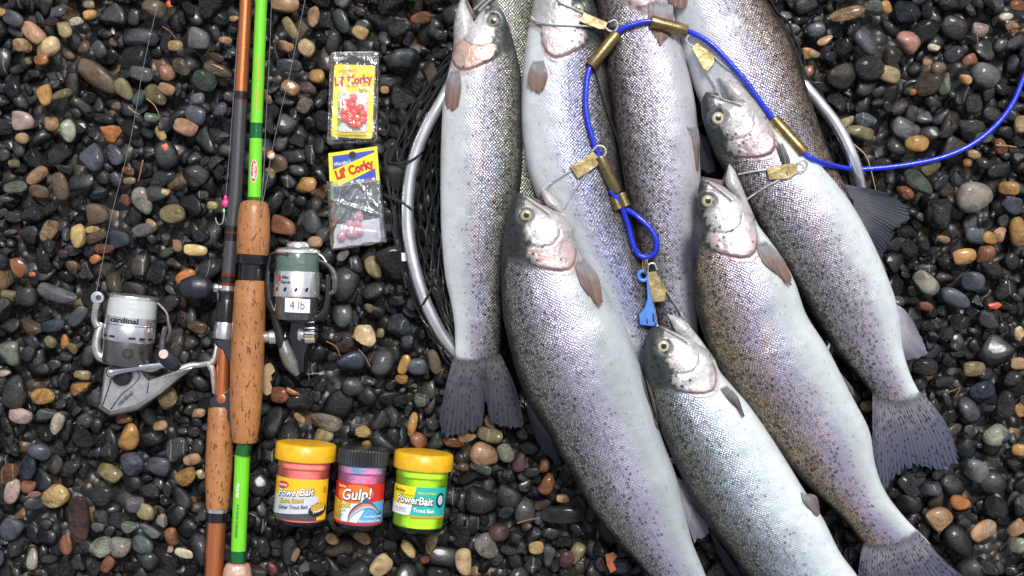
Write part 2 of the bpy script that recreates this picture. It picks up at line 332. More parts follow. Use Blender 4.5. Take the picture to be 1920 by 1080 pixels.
# ================================================================= GRAVEL
CN = {'tan': (.32, .19, .10), 'cream': (.50, .36, .19), 'white': (.52, .46, .34), 'orange': (.40, .14, .035), 'rust': (.20, .075, .035), 'pink': (.28, .14, .11),
      'pinktan': (.36, .20, .12), 'amber': (.38, .20, .06), 'yellow': (.44, .31, .12), 'olive': (.14, .12, .055), 'olivetan': (.24, .19, .09), 'brown': (.10, .065, .038),
      'maroon': (.065, .03, .028), 'grey': (.10, .10, .105), 'greygreen': (.09, .11, .08), 'teal': (.045, .065, .060), 'slate': (.055, .062, .075), 'navy': (.02, .028, .045),
      'dark': (.022, .022, .023), 'speck': (.20, .18, .15), 'palegreen': (.24, .25, .18), 'pinkgrey': (.30, .22, .19), 'red': (.14, .035, .025)}
HP = """61 63 52 34 38 pinktan;94 87 56 38 -15 cream;43 87 38 28 5 tan;78 113 28 24 -20 orange;144 41 28 17 -12 white;168 27 28 20 -12 amber;121 58 40 26 70 olivetan;97 42 28 20 0 maroon;160 88 28 26 0 brown
186 96 36 28 60 slate;27 38 46 30 25 slate;110 22 40 24 -8 slate;182 144 92 44 30 brown;85 180 42 28 78 amber;117 178 42 20 -22 olive;45 228 46 36 8 pinkgrey;97 235 34 28 80 tan;127 245 42 32 60 palegreen;209 250 46 36 18 orange
232 168 46 30 65 olive;218 200 20 18 0 brown;292 180 50 34 52 olive;313 138 34 30 80 rust;312 168 32 24 20 tan;300 250 32 18 60 yellow;348 240 46 34 14 pinktan;290 18 50 38 20 brown;168 8 24 18 0 olive;3 22 18 16 0 amber
42 260 22 26 80 tan;285 220 32 20 0 greygreen;265 140 46 30 10 grey;375 75 46 40 20 grey;383 154 46 42 20 teal;328 85 30 22 0 yellow;423 75 26 15 10 tan;408 108 34 20 10 maroon;408 130 60 24 15 brown
535 10 52 32 0 tan;545 51 52 22 55 olivetan;587 31 38 25 85 tan;536 87 30 26 0 pinktan;577 90 36 32 40 cream;593 144 32 30 0 amber;546 165 36 28 40 tan;578 167 36 24 22 maroon;573 197 34 27 -60 speck;440 35 20 12 0 tan
415 205 32 28 0 slate;370 215 44 38 30 slate;372 185 28 24 0 grey;545 125 52 28 5 slate;578 347 44 31 12 amber;523 307 38 36 0 brown;505 325 26 22 50 olivetan;69 331 48 28 -42 tan;29 350 46 25 -6 greygreen;92 430 50 30 -60 tan
145 442 46 32 72 yellow;173 431 28 15 -15 yellow;182 444 44 24 -30 brown;195 466 38 21 0 rust;180 486 24 17 -30 orange;118 475 22 18 0 maroon;32 500 42 28 48 rust;61 515 14 10 0 orange;235 375 24 17 80 rust;240 322 25 18 20 rust
244 339 25 15 0 olive;267 377 54 36 75 speck;322 403 50 38 -10 olivetan;310 360 18 16 0 cream;270 432 50 27 -25 grey;283 418 24 14 30 tan;365 468 48 24 5 yellow;332 463 28 19 85 tan;176 300 56 42 60 slate;218 291 44 38 30 slate
227 448 46 36 0 navy;28 306 24 17 0 olive;76 358 42 27 10 brown;112 350 52 32 75 brown;155 340 52 32 0 dark;185 402 46 40 0 brown;138 500 28 24 0 brown;348 518 42 28 -20 orange;398 385 22 18 0 olivetan;20 665 50 44 70 greygreen
79 745 50 33 -12 amber;38 778 48 33 8 pinkgrey;108 795 46 27 -62 white;123 640 26 21 60 orange;94 642 24 22 40 olive;153 727 42 25 -18 amber;155 705 34 22 10 olivetan;312 747 46 42 70 olivetan;242 820 54 40 -72 amber;233 785 36 24 0 rust
302 798 28 20 0 tan;100 612 50 27 -12 navy;48 560 48 44 0 dark;105 550 80 32 18 grey;15 553 30 22 0 olive;147 590 50 28 -50 slate;180 747 34 22 85 slate;30 735 64 48 -70 dark;8 700 24 14 0 pinkgrey;137 652 24 24 0 olive
103 933 56 46 -32 yellow;16 891 50 34 -60 rust;22 920 50 30 -72 pinkgrey;53 912 28 26 0 rust;66 928 26 16 -10 pink;205 888 48 34 25 olivetan;62 1050 44 26 75 speck;124 1020 38 26 80 rust;193 1027 46 42 -50 palegreen;225 1025 42 42 0 speck
267 1022 42 40 0 teal;203 1059 32 24 -60 rust;150 978 98 44 88 maroon;193 930 42 40 0 dark;252 945 36 34 0 grey;274 962 38 34 20 olivetan;302 976 30 22 70 speck;240 990 34 24 0 greygreen;283 995 50 22 20 grey;297 877 48 42 15 slate
251 868 50 48 0 slate;322 1005 36 26 75 rust;320 1030 16 14 0 tan;75 846 46 32 20 slate;53 875 44 36 -60 navy;20 988 54 44 -50 slate;362 860 36 24 -15 tan;348 893 42 34 -32 amber;377 890 20 16 70 cream;375 775 30 18 0 tan;347 1037 38 19 15 white;370 616 42 28 20 brown
682 630 46 42 0 cream;714 625 20 20 0 olive;693 577 20 20 0 olivetan;616 790 66 36 5 speck;610 816 46 32 0 olivetan;524 739 38 34 0 rust;563 784 26 14 38 tan;758 682 40 20 -65 amber;753 712 24 20 0 amber;790 749 30 28 0 greygreen;773 795 48 18 -78 amber
786 825 34 30 50 rust;679 810 30 24 -20 yellow;850 830 40 21 0 rust;784 686 40 34 0 slate;815 680 50 24 78 brown;688 832 20 14 0 amber;660 675 60 44 -30 navy;660 727 46 40 0 dark;907 853 56 46 32 pinktan;949 850 38 30 75 palegreen
916 816 54 32 12 olive;876 820 34 20 0 tan;918 790 36 26 70 brown;1022 873 26 26 0 rust;975 868 40 32 80 maroon;902 880 46 22 18 teal;867 877 28 18 0 brown;1025 908 44 27 -65 rust;1007 1028 32 28 0 yellow;1062 1049 36 30 -70 maroon;1083 1038 46 30 -60 olive
1056 934 26 18 0 tan;1055 964 84 36 0 dark;935 997 42 36 0 maroon;912 1023 52 42 60 speck;870 1052 56 33 85 cream;810 1020 42 24 -75 olivetan;765 1030 38 22 45 yellow;678 1008 37 22 10 tan;716 1062 46 38 -50 cream;622 1010 28 20 30 tan;798 1050 18 16 0 rust;511 1065 28 24 30 red;555 1040 26 14 -70 tan
1703 81 50 42 40 pink;1751 89 24 15 0 white;1668 138 50 33 18 olivetan;1772 156 46 26 -85 greygreen;1759 129 30 28 0 brown;1820 114 32 26 -20 rust;1811 148 26 22 0 amber;1849 140 58 48 35 grey;1720 268 46 33 5 amber;1614 251 62 30 14 olive;1697 240 56 40 20 grey;1627 226 52 30 10 slate
1590 228 28 20 -30 olivetan;1711 172 15 14 0 orange;1738 116 20 16 0 tan;1547 76 32 16 -22 tan;1587 28 72 27 -16 tan;1622 78 60 34 50 slate;1515 100 24 22 0 amber;1525 100 26 18 20 olivetan;1515 135 24 22 80 rust;1637 12 42 34 -30 greygreen;1662 14 26 22 80 amber;1530 58 38 30 -20 slate
1886 32 26 17 -20 white;1909 10 30 24 0 rust;1898 50 26 20 0 tan;1837 55 32 30 0 pinkgrey;1700 363 36 27 70 rust;1721 342 66 34 48 greygreen;1743 312 44 30 -40 olive;1826 370 70 60 10 speck;1892 355 38 30 0 amber;1847 258 38 22 8 greygreen;1825 290 26 20 0 tan;1813 305 18 17 0 amber
1877 275 32 24 70 rust;1913 232 34 28 80 cream;1896 385 50 34 15 slate;1735 532 54 38 40 speck;1806 480 48 33 -12 amber;1853 478 38 36 0 rust;1874 440 34 27 -60 tan;1855 447 30 24 50 amber;1828 443 42 34 10 slate;1770 448 26 16 0 tan;1910 437 60 34 80 amber;1736 575 28 19 0 rust
1867 815 48 44 0 palegreen;1824 690 46 32 -5 olivetan;1800 943 44 28 20 orange;1762 970 50 43 -30 tan;1845 993 54 34 -30 tan;1908 992 40 34 -30 tan;1912 1025 36 32 0 palegreen;1914 770 28 22 60 amber;1912 845 30 26 0 amber;1908 680 34 26 0 tan;1910 625 30 22 70 cream;1560 905 26 24 0 amber
1825 530 48 42 10 slate;1790 560 60 36 15 slate;1830 880 50 52 0 grey;1845 735 54 42 -10 navy;1735 690 46 36 0 dark;1880 820 30 22 0 navy;1700 760 50 40 30 dark;1860 905 50 48 50 dark;700 140 40 34 0 brown;674 63 32 30 30 yellow;790 33 42 24 -8 rust;700 200 26 26 0 dark;722 168 18 16 0 tan;700 500 46 30 70 olivetan;590 455 30 24 0 tan;533 425 54 34 20 rust;640 480 30 24 0 grey"""
PALD = [((.020, .020, .021), .30), ((.030, .031, .033), .24), ((.045, .047, .052), .13), ((.026, .032, .042), .09), ((.034, .040, .036), .07), ((.045, .034, .026), .08),
        ((.075, .075, .078), .04), ((.10, .07, .045), .03), ((.26, .17, .09), .006), ((.16, .13, .08), .008)]

def ico(sub):
    bm = bmesh.new(); bmesh.ops.create_icosphere(bm, subdivisions=sub, radius=1.0)
    V = np.array([v.co[:] for v in bm.verts]); F = [[v.index for v in f.verts] for f in bm.faces]; bm.free(); return V, F
def shape_variants(sub, n, seed):
    V0, F0 = ico(sub); out = []
    r = np.random.default_rng(seed)
    for k in range(n):
        V = V0.copy(); pw_ = r.uniform(.62, .85); V = np.sign(V) * np.abs(V) ** pw_; V *= (1 / np.linalg.norm(np.abs(V), axis=1) ** .45)[:, None]
        ang = k % 2 == 1
        # low frequency lumps
        for _ in range(4):
            d = r.normal(size=3); d /= np.linalg.norm(d); V *= 1 + (r.uniform(-.17, .17) * np.cos((V0 @ d) * r.uniform(1.2, 2.8) + r.uniform(0, 6)))[:, None]
        ncut = r.integers(8, 13) if ang else r.integers(3, 7)
        for _ in range(ncut):
            d = r.normal(size=3); d /= np.linalg.norm(d); h = r.uniform(.55, .8) if ang else r.uniform(.68, .9)
            s = V @ d; V = V - np.outer(np.maximum(s - h, 0) * (.97 if ang else .85), d)
        if ang:
            V += r.normal(size=V.shape) * .022
        V /= np.abs(V).max(0)
        out.append((V, F0))
    return out
VAR3 = shape_variants(4 if False else 3, 28, 3)
VAR2 = shape_variants(2, 14, 5)

def pebble_mat(name, single):
    N = NT(name)
    o = N.obj() 
    if single:
        oi = N.n('ObjectInfo'); col = oi.outputs['Color']; rnd = oi.outputs['Random']
        geo = N.n('NewGeometry'); vt = N.n('VectorMath', operation='ADD')
        N.l(geo.outputs['Position'], vt.inputs[0]); 
        v = N.mapping(vt.outputs[0], (K, K, K))
        sepx = N.n('CombineXYZ'); N.l(N.math('MULTIPLY', rnd, 97.0), sepx.inputs[0]); N.l(sepx.outputs[0], vt.inputs[1])
    else:
        a = N.n('Attribute', attribute_name='pcol'); col = a.outputs['Color']; rnd = a.outputs['Alpha']
        v = N.mapping(o, (K, K, K))
    big = N.noise(v, .035, 4, .6, .6).outputs[0]
    fine = N.noise(v, .35, 4, .65).outputs[0]
    speck = N.vor(v, .42).outputs['Distance']
    b = N.maprange(big, .3, .7, .38, 1.35)
    c = N.mix(1.0, col, N.n('CombineColor').outputs[0], 'MULTIPLY')
    cc = N.n('CombineColor'); [N.l(b, cc.inputs[i]) for i in range(3)]
    c = N.mix(1.0, col, cc.outputs[0], 'MULTIPLY')
    # mineral flecks on some stones
    fl = N.math('MULTIPLY', N.maprange(fine, .56, .68), N.maprange(N.math('FRACT', N.math('MULTIPLY', rnd, 7.31)), .45, .8, .12, .75))
    c = N.mix(fl, c, N.mix(.35, N.mix(1.0, c, (2.2, 2.2, 2.3), 'MULTIPLY'), (.22, .21, .20)))
    dk = N.math('MULTIPLY', N.maprange(speck, .0, .22, 1, 0), N.maprange(N.math('FRACT', N.math('MULTIPLY', rnd, 3.77)), .6, .9))
    c = N.mix(N.math('MULTIPLY', dk, .7), c, (.012, .011, .01))
    # pale vein on a few
    w = N.n('TexWave'); N.l(v, w.inputs[0]); w.inputs['Scale'].default_value = .013; w.inputs['Distortion'].default_value = 5; w.inputs['Detail'].default_value = 3
    vein = N.math('MULTIPLY', N.maprange(w.outputs['Fac'], .975, 1.0), N.math('GREATER_THAN', N.math('FRACT', N.math('MULTIPLY', rnd, 11.9)), .955))
    c = N.mix(N.math('MULTIPLY', vein, .5), c, (.35, .34, .32))
    rr = N.math('ADD', N.maprange(N.noise(v, .06, 3).outputs[0], .35, .65, .20, .42), N.math('MULTIPLY', N.math('FRACT', N.math('MULTIPLY', rnd, 5.3)), .16))
    rough_rock = N.maprange(N.math('FRACT', N.math('MULTIPLY', rnd, 2.9)), .5, .95, .35, 3.0)
    hgt = N.math('ADD', N.math('MULTIPLY', N.noise(v, .12, 5, .65).outputs[0], rough_rock), N.math('MULTIPLY', fine, .22))
    nm = N.bump(hgt, 4.6 * S, 1.0)
    return N.done(N.bsdf(c, rr, 0, .36, nm, coat=N.maprange(big, .4, .6, .0, .38), crough=.10))
M_PEB_S = pebble_mat('wet_pebble', True); M_PEB_J = pebble_mat('wet_gravel', False)

def inside_fish(xs, ys, shrink=0):
    m = np.zeros(len(xs), bool)
    polys = [list(f['D']) + list(f['V'])[::-1] for f in FISH.values()] + [[(850, 670), (822, 800), (985, 805), (935, 670)], [(1636, 740), (1634, 905), (1660, 925), (1800, 870), (1740, 745)],
        [(1625, 1010), (1600, 1110), (1640, 1150), (1810, 1090), (1740, 1000)], [(1578, 345), (1655, 355), (1708, 395), (1650, 495), (1590, 430)]]
    for pl_ in polys:
        poly = np.array(pl_, float)
        x, y = xs, ys; n = len(poly); ins = np.zeros(len(xs), bool); j = n - 1
        for i in range(n):
            xi, yi = poly[i]; xj, yj = poly[j]
            c = ((yi > y) != (yj > y)) & (x < (xj - xi) * (y - yi) / (yj - yi + 1e-9) + xi); ins ^= c; j = i
        m |= ins
    return m

def build_gravel():
    MX, MY = 200, 170; RES = 2.5
    W_, H_ = int((1920 + 2 * MX) / RES), int((1080 + 2 * MY) / RES)
    h = np.zeros((H_, W_))
    gy, gx = np.mgrid[0:H_, 0:W_]; 
    PX = gx * RES - MX; PY = gy * RES - MY
    mask = inside_fish(PX.ravel(), PY.ravel()).reshape(PX.shape)
    stones = []
    hand = []
    for row in HP.replace('\n', ';').split(';'):
        a = row.split()
        if len(a) == 6: hand.append([float(x) for x in a[:5]] + [CN[a[5]]])
    hx = np.array([q[0] for q in hand]); hy = np.array([q[1] for q in hand])
    cols = np.array([p[0] for p in PALD]); pw = np.array([p[1] for p in PALD]); pw /= pw.sum()
    NTOT = 8000
    for it in range(NTOT):
        lay = it / NTOT
        L = float(np.clip(np.exp(rng.normal(math.log(35), .33)), 14, 72)) / 2
        if lay > .93: L = float(np.clip(L * .55, 7, 14))
        b = L * rng.uniform(.5, .9); c = b * rng.uniform(.5, .82)
        yaw = rng.uniform(0, math.pi)
        best = None
        nc = 7 if lay > .25 else 2
        rad = int(math.ceil(L / RES)) + 1
        ca, sa = math.cos(yaw), math.sin(yaw)
        yy, xx = np.mgrid[-rad:rad + 1, -rad:rad + 1] * RES
        u = (xx * ca + yy * sa) / L; v = (-xx * sa + yy * ca) / b; q = u * u + v * v
        ins = q < .9
        if ins.sum() < 3: continue
        dome = c * np.sqrt(np.clip(1 - q, 0, 1))
        for _ in range(nc):
            X = rng.integers(rad, W_ - rad - 1); Y = rng.integers(rad, H_ - rad - 1)
            sub = h[Y - rad:Y + rad + 1, X - rad:X + rad + 1]
            z = np.percentile((sub + dome * .92)[ins], 86)
            if best is None or z < best[0]: best = (z, X, Y)
        z, X, Y = best
        if mask[max(0, Y - 4):Y + 5:4, max(0, X - 4):X + 5:4].any() and z + c > 46: continue
        sub = h[Y - rad:Y + rad + 1, X - rad:X + rad + 1]
        np.maximum(sub, np.where(q < 1, z + dome, 0), out=sub)
        ci = rng.choice(len(cols), p=pw)
        colr = cols[ci] * rng.uniform(.28, .85) * rng.uniform(.93, 1.07, 3)
        stones.append([X * RES - MX, Y * RES - MY, z, L, b, c, yaw, colr, it])
    top = np.percentile(h[~mask], 82)
    print('gravel height', top, len(stones))
    ground = None
    # ground sheet
    E = 9000
    gV = [(-E, -E, 0), (E, -E, 0), (E, E, 0), (-E, E, 0)]
    N = NT('ground_grit'); v = N.mapping(N.obj(), (K, K, K))
    vo = N.vor(v, .045); sc = N.n('SeparateColor'); N.l(vo.outputs['Color'], sc.inputs[0])
    c = N.ramp(sc.outputs[0], [(0, (.012, .012, .012)), (.6, (.03, .03, .032)), (.9, (.05, .045, .04)), (1, (.2, .12, .06))], 'LINEAR')
    mg = N.done(N.bsdf(c, .4, 0, .5, N.bump(N.math('SUBTRACT', 1.0, vo.outputs['Distance']), 14 * S, 1.0)))
    ground = link_mesh('ground', np.array(gV) + [0, 0, -top + 4], [[0, 1, 2, 3]], mg, None, origin=(0, 0, -top + 4), smooth=False)
    tag(ground, 'bank of small wet river pebbles under everything', None, None, 'structure')
    # keep those that peek out
    keep = []
    for s in stones:
        x, y, z, L, b, c, yaw, colr, it = s
        i = int((y + MY) / RES); j = int((x + MX) / RES)
        rr = max(1, int(L * .7 / RES))
        lh = h[max(0, i - rr):i + rr + 1:max(1, rr // 2), max(0, j - rr):j + rr + 1:max(1, rr // 2)].min()
        vis = lh - (z + c) < 3
        bad = False
        for q in range(len(hand)):
            dx, dy = x - hx[q], y - hy[q]
            if abs(dx) < 60 and abs(dy) < 60:
                a = math.radians(hand[q][4]); A, B = hand[q][2] / 2, hand[q][3] / 2
                uu = (dx * math.cos(a) + dy * math.sin(a)) / (A + b * .45); vv = (-dx * math.sin(a) + dy * math.cos(a)) / (B + b * .45)
                if uu * uu + vv * vv < 1 and z + c > top - min(A, B) * 1.1 : bad = True; break
        if vis and not bad: keep.append(s)
    print('kept', len(keep))
    # shared meshes for single pebbles
    shared = []
    for k, (V, F) in enumerate(VAR3):
        me = bpy.data.meshes.new('pebble'); me.from_pydata(V.tolist(), [], F); me.shade_smooth(); me.materials.append(M_PEB_S); shared.append(me)
    def single(x, y, z, A, B, C, yaw, colr, k):
        o = bpy.data.objects.new('pebble', shared[k]); COL.objects.link(o)
        o.rotation_mode = 'QUATERNION'
        t1, t2 = rng.normal(0, .12, 2)
        o.rotation_quaternion = Quaternion((0, 0, 1), -yaw) @ Quaternion((1, 0, 0), t1) @ Quaternion((0, 1, 0), t2)
        o.scale = (A * S, B * S, C * S)
        w = P(x, y, z) * S
        o.parent = ground; o.location = Vector(w) - Vector(wloc[ground.name])
        o.color = (*[float(max(0, c)) for c in colr], 1)
    round_i = [i for i in range(28) if i % 2 == 0]
    for q in hand:
        A, B = q[2] / 2, q[3] / 2; C = B * rng.uniform(.55, .8)
        zt = rng.uniform(1, 7)
        # rest on what is beneath (already near surface)
        single(q[0], q[1], zt - C * .75 + 2, A * 1.03, B * 1.03, C, math.radians(q[4]), np.array(q[5]) * rng.uniform(.85, 1.1), round_i[rng.integers(len(round_i))] if rng.random() < .8 else rng.integers(28))
    # largest visible dark ones as singles
    cand = [s for s in keep if 0 < s[0] < 1920 and 0 < s[1] < 1080 and s[2] + s[5] > top - 8 and not inside_fish(np.array([s[0]]), np.array([s[1]]))[0]]
    cand.sort(key=lambda s: -s[3] * s[4])
    nb = max(0, 299 - len(hand)); bigs = cand[:nb]; bid = set(id(s) for s in bigs)
    for s in bigs:
        single(s[0], s[1], s[2] - top, s[3], s[4], s[5], s[6], s[7], rng.integers(28))
    # rest joined
    VV = []; FF = []; CC = []; n = 0
    for s in keep:
        if id(s) in bid: continue
        x, y, z, L, b, c, yaw, colr, it = s
        hi = it > 2400 and L > 9
        V, F = (VAR3 if hi else VAR2)[rng.integers(28 if hi else 14)]
        V = V * [L * 1.04, b * 1.04, c]
        t1, t2 = rng.normal(0, .2, 2)
        M = np.array((Matrix.Rotation(-yaw, 3, 'Z') @ Matrix.Rotation(t1, 3, 'X') @ Matrix.Rotation(t2, 3, 'Y')))
        V = V @ M.T + P(x, y, z - top)
        VV.append(V); FF.append(np.array(F) + n); n += len(V)
        CC.append(np.tile(np.r_[colr, rng.random()], (len(V), 1)))
    V = np.vstack(VV) * S; F = np.vstack(FF); C = np.vstack(CC).astype(np.float32)
    me = bpy.data.meshes.new('small_pebbles'); me.vertices.add(len(V)); me.vertices.foreach_set('co', V.astype(np.float32).ravel())
    me.loops.add(F.size); me.loops.foreach_set('vertex_index', F.astype(np.int32).ravel())
    me.polygons.add(len(F)); me.polygons.foreach_set('loop_start', (np.arange(len(F)) * 3).astype(np.int32)); 
    me.update(calc_edges=True)
    a = me.color_attributes.new(name='pcol', type='FLOAT_COLOR', domain='POINT'); a.data.foreach_set('color', C.ravel())
    me.shade_smooth(); me.materials.append(M_PEB_J)
    o = bpy.data.objects.new('small_pebbles', me); COL.objects.link(o); o.parent = ground; o.location = -Vector(wloc[ground.name]); o['kind'] = 'stuff'
    print('joined tris', len(F))
    return ground
GROUND = build_gravel()

# ================================================================= FISH
PAL = {  # centre colours across dorsal(0) -> ventral(1), iridescent tints
 'silver': dict(c=[(.05, .06, .05), (.26, .26, .18), (.36, .35, .33), (.42, .39, .47), (.52, .50, .54), (.62, .64, .64), (.68, .70, .70)], t1=(.62, .36, .46), t2=(.30, .45, .62)),
 'silverblue': dict(c=[(.04, .045, .04), (.22, .2, .17), (.34, .33, .38), (.36, .36, .56), (.52, .52, .62), (.66, .68, .68), (.70, .73, .73)], t1=(.36, .36, .70), t2=(.28, .36, .70)),
 'greyspot': dict(c=[(.04, .035, .03), (.20, .16, .13), (.34, .32, .32), (.40, .38, .42), (.44, .42, .50), (.46, .44, .50), (.50, .47, .50)], t1=(.50, .38, .44), t2=(.40, .36, .58)),
 'bronze': dict(c=[(.06, .045, .035), (.36, .24, .17), (.46, .38, .34), (.42, .40, .46), (.46, .44, .54), (.58, .58, .60), (.66, .67, .66)], t1=(.62, .42, .44), t2=(.36, .36, .58)),
 'pinkgrey': dict(c=[(.07, .06, .05), (.36, .33, .31), (.42, .38, .42), (.46, .42, .47), (.54, .52, .56), (.64, .67, .66), (.69, .73, .72)], t1=(.60, .40, .44), t2=(.42, .40, .58)),
 'bronzepink': dict(c=[(.12, .10, .06), (.42, .33, .20), (.50, .38, .33), (.46, .40, .50), (.46, .46, .56), (.52, .57, .56), (.64, .67, .66)], t1=(.70, .44, .40), t2=(.42, .38, .62)),
 'bright': dict(c=[(.08, .09, .07), (.24, .24, .18), (.34, .36, .36), (.48, .52, .60), (.62, .70, .72), (.68, .74, .74), (.70, .74, .74)], t1=(.46, .50, .66), t2=(.40, .56, .66)),
 'lilac': dict(c=[(.07, .07, .06), (.34, .33, .30), (.40, .38, .40), (.46, .41, .54), (.46, .44, .56), (.38, .42, .41), (.46, .50, .52)], t1=(.50, .42, .54), t2=(.40, .40, .56)),
 'olive': dict(c=[(.16, .16, .10), (.20, .20, .13), (.26, .26, .18), (.30, .30, .22), (.22, .22, .16), (.12, .12, .09), (.10, .10, .08)], t1=(.3, .36, .3), t2=(.22, .34, .34)),
}
for _p in PAL.values():       # cool the silver down and keep the bellies clean
    q_ = []
    for k_, c_ in enumerate(_p['c']):
        g_ = sum(c_) / 3; m_ = (.1, .12, .2, .2, .2, .2, .1)[k_]; f_ = (.9, .85, .86, .90, .95, .97, .98)[k_]
        q_.append(tuple(min(.82, (x * (1 - m_) + g_ * m_) * f_ * t_) for x, t_ in zip(c_, (.98, 1.0, 1.03))))
    _p['c'] = q_
    for n_ in ('t1', 't2'):
        g_ = sum(_p[n_]) / 3; _p[n_] = tuple(min(.8, (x * .85 + g_ * .15) * .95) for x in _p[n_])
def skin_mat(key, pal, dark, spots):
    N = NT('trout_skin_' + key)
    p = PAL[pal]
    uv = N.n('UVMap', uv_map='surf').outputs[0]; st = N.n('UVMap', uv_map='st').outputs[0]
    at = N.n('Attribute', attribute_name='paint'); hm = at.outputs['Alpha']
    sp = N.n('SeparateXYZ'); N.l(st, sp.inputs[0]); t0 = sp.outputs[1]; sU = sp.outputs[0]
    nl = N.noise(uv, .018, 3, .55, .4, '2D').outputs[0]; nl2 = N.noise(uv, .05, 3, .6, 0, '2D').outputs[0]
    t = N.math('ADD', t0, N.math('ADD', N.math('MULTIPLY', N.math('SUBTRACT', nl, .5), .10), N.math('MULTIPLY', N.math('SUBTRACT', nl2, .5), .06)))
    pos = [0.0, .13, .28, .43, .58, .74, 1.0]
    col = N.ramp(t, list(zip(pos, p['c'])), 'EASE')
    # iridescent patches on the flank
    irf = N.ramp(t, [(.1, 0), (.3, .35), (.5, .5), (.72, .10), (.85, 0)])
    n3 = N.noise(N.mapping(uv, (.5, 1, 1)), .022, 4, .6, 1.0, '2D').outputs[0]
    col = N.mix(N.math('MULTIPLY', irf, N.maprange(n3, .48, .66)), col, p['t1'])
    n4 = N.noise(N.mapping(uv, (.5, 1, 1), loc=(31, 57, 0)), .026, 4, .6, 1.0, '2D').outputs[0]
    col = N.mix(N.math('MULTIPLY', irf, N.maprange(n4, .5, .66)), col, p['t2'])
    # scale lattice: diamond cells 5 px long
    wob = N.noise(uv, .045, 3, .5, 0, '2D').outputs['Color']
    vm = N.n('VectorMath', operation='SCALE'); N.l(wob, vm.inputs[0]); vm.inputs['Scale'].default_value = 7.0
    va = N.n('VectorMath', operation='ADD'); N.l(uv, va.inputs[0]); N.l(vm.outputs[0], va.inputs[1])
    lat = N.mapping(N.mapping(va.outputs[0], (1 / 6.6, 1 / 5.6, 1)), (1.414, 1.414, 1), (0, 0, math.radians(45)))
    vo = N.vor(lat, 1.0, 'F1', .3, '2D'); dist = vo.outputs['Distance']
    sc = N.n('SeparateColor'); N.l(vo.outputs['Color'], sc.inputs[0]); rnd = sc.outputs[0]; rnd2 = sc.outputs[1]
    edge = N.maprange(dist, .27, .58, 0, 1)
    es = N.ramp(t, [(0, .97 * dark), (.2, .88 * dark), (.36, .5 * dark), (.52, .28), (.7, .12), (.9, .03)])
    headless = N.math('SUBTRACT', 1.0, hm, clamp=True)
    bright = N.ramp(t, [(0, .65), (.3, .55), (.55, .2), (.8, .05)])
    rb = N.math('SUBTRACT', 1.15, N.math('MULTIPLY', N.math('MULTIPLY', rnd, bright), 1.1))
    cc = N.n('CombineColor'); [N.l(rb, cc.inputs[i]) for i in range(3)]
    col = N.mix(1.0, col, cc.outputs[0], 'MULTIPLY')
    ecol = N.mix(N.maprange(t, .3, .6), (.012, .011, .012), (.14, .13, .17))
    col = N.mix(N.math('MULTIPLY', edge, es), col, ecol)
    col = N.mix(N.maprange(t, 0, .085, .85, 0), col, (.012, .013, .012))
    # whole scales dark in dorsal half, thinning out down the flank
    dsc = N.math('MULTIPLY', N.math('LESS_THAN', rnd2, N.ramp(t, [(.0, .6 * dark), (.12, .32 * dark), (.25, .12 * dark), (.4, .05), (.62, .01), (.8, .0)])), .85)
    dm = N.noise(N.mapping(uv, (.6, 1, 1)), .03, 3, .6, .5, '2D').outputs[0]
    dsc = N.math('MULTIPLY', dsc, N.maprange(dm, .42, .6, .15, .8))
    col = N.mix(dsc, col, (.018, .017, .018))
    # spots
    dn = N.noise(uv, .35, 2, .6, 0, '2D').outputs['Color']
    v2 = N.n('VectorMath', operation='SCALE'); N.l(dn, v2.inputs[0]); v2.inputs['Scale'].default_value = 5.0
    v3 = N.n('VectorMath', operation='ADD'); N.l(uv, v3.inputs[0]); N.l(v2.outputs[0], v3.inputs[1])
    sv = N.vor(N.mapping(v3.outputs[0], (1 / 10.5, 1 / 8.0, 1)), 1.0, 'F1', 1.0, '2D'); s2 = N.n('SeparateColor'); N.l(sv.outputs['Color'], s2.inputs[0])
    dens = N.ramp(t, [(0, .75), (.3, .85), (.5, .7), (.64, .5), (.78, .22), (.9, .04)])
    dens = N.math('MULTIPLY', dens, spots)
    xs = 1.55 if spots < 1 else 1.5
    rad = N.maprange(s2.outputs[1], 0, 1, .09, .23)
    on = N.math('MULTIPLY', N.math('LESS_THAN', s2.outputs[0], dens), N.maprange(N.math('SUBTRACT', sv.outputs['Distance'], N.math('MULTIPLY', rad, xs)), -.08, .10, 1, 0))
    on = N.math('MULTIPLY', on, N.maprange(dist, .12, .38, .35 if spots < 1 else .8, 1))
    col = N.mix(N.math('MULTIPLY', on, N.ramp(t, [(.0, .92), (.4, .78), (.6, .55), (.8, .3)])), col, (.022, .018, .028))
    tailm = N.maprange(N.math('ADD', sU, N.math('MULTIPLY', N.math('SUBTRACT', nl2, .5), .05)), .975, 1.0, 0, .6)
    col = N.mix(tailm, col, N.mix(N.maprange(dist, .2, .5), (.13, .125, .15), (.04, .045, .07)))
    # lateral line
    ll = N.maprange(N.math('ABSOLUTE', N.math('SUBTRACT', t0, N.math('ADD', .475, N.math('MULTIPLY', N.math('SUBTRACT', nl, .5), .015)))), .003, .010, .62, 0)
    ll = N.math('MULTIPLY', ll, N.maprange(N.math('SUBTRACT', rnd, .0), .15, .6, .35, 1.0))
    col = N.mix(ll, col, (.16, .07, .08))
    # fade: faint mottling on the belly
    bm_ = N.math('MULTIPLY', N.ramp(t, [(.6, 0), (.8, .3)]), N.maprange(N.noise(uv, .03, 5, .6, .5, '2D').outputs[0], .4, .65))
    col = N.mix(bm_, col, (.46, .50, .47))
    # head paint
    hn = N.noise(uv, .09, 5, .65, .6, '2D').outputs[0]
    hn2 = N.noise(uv, .03, 4, .6, 1.2, '2D').outputs[0]
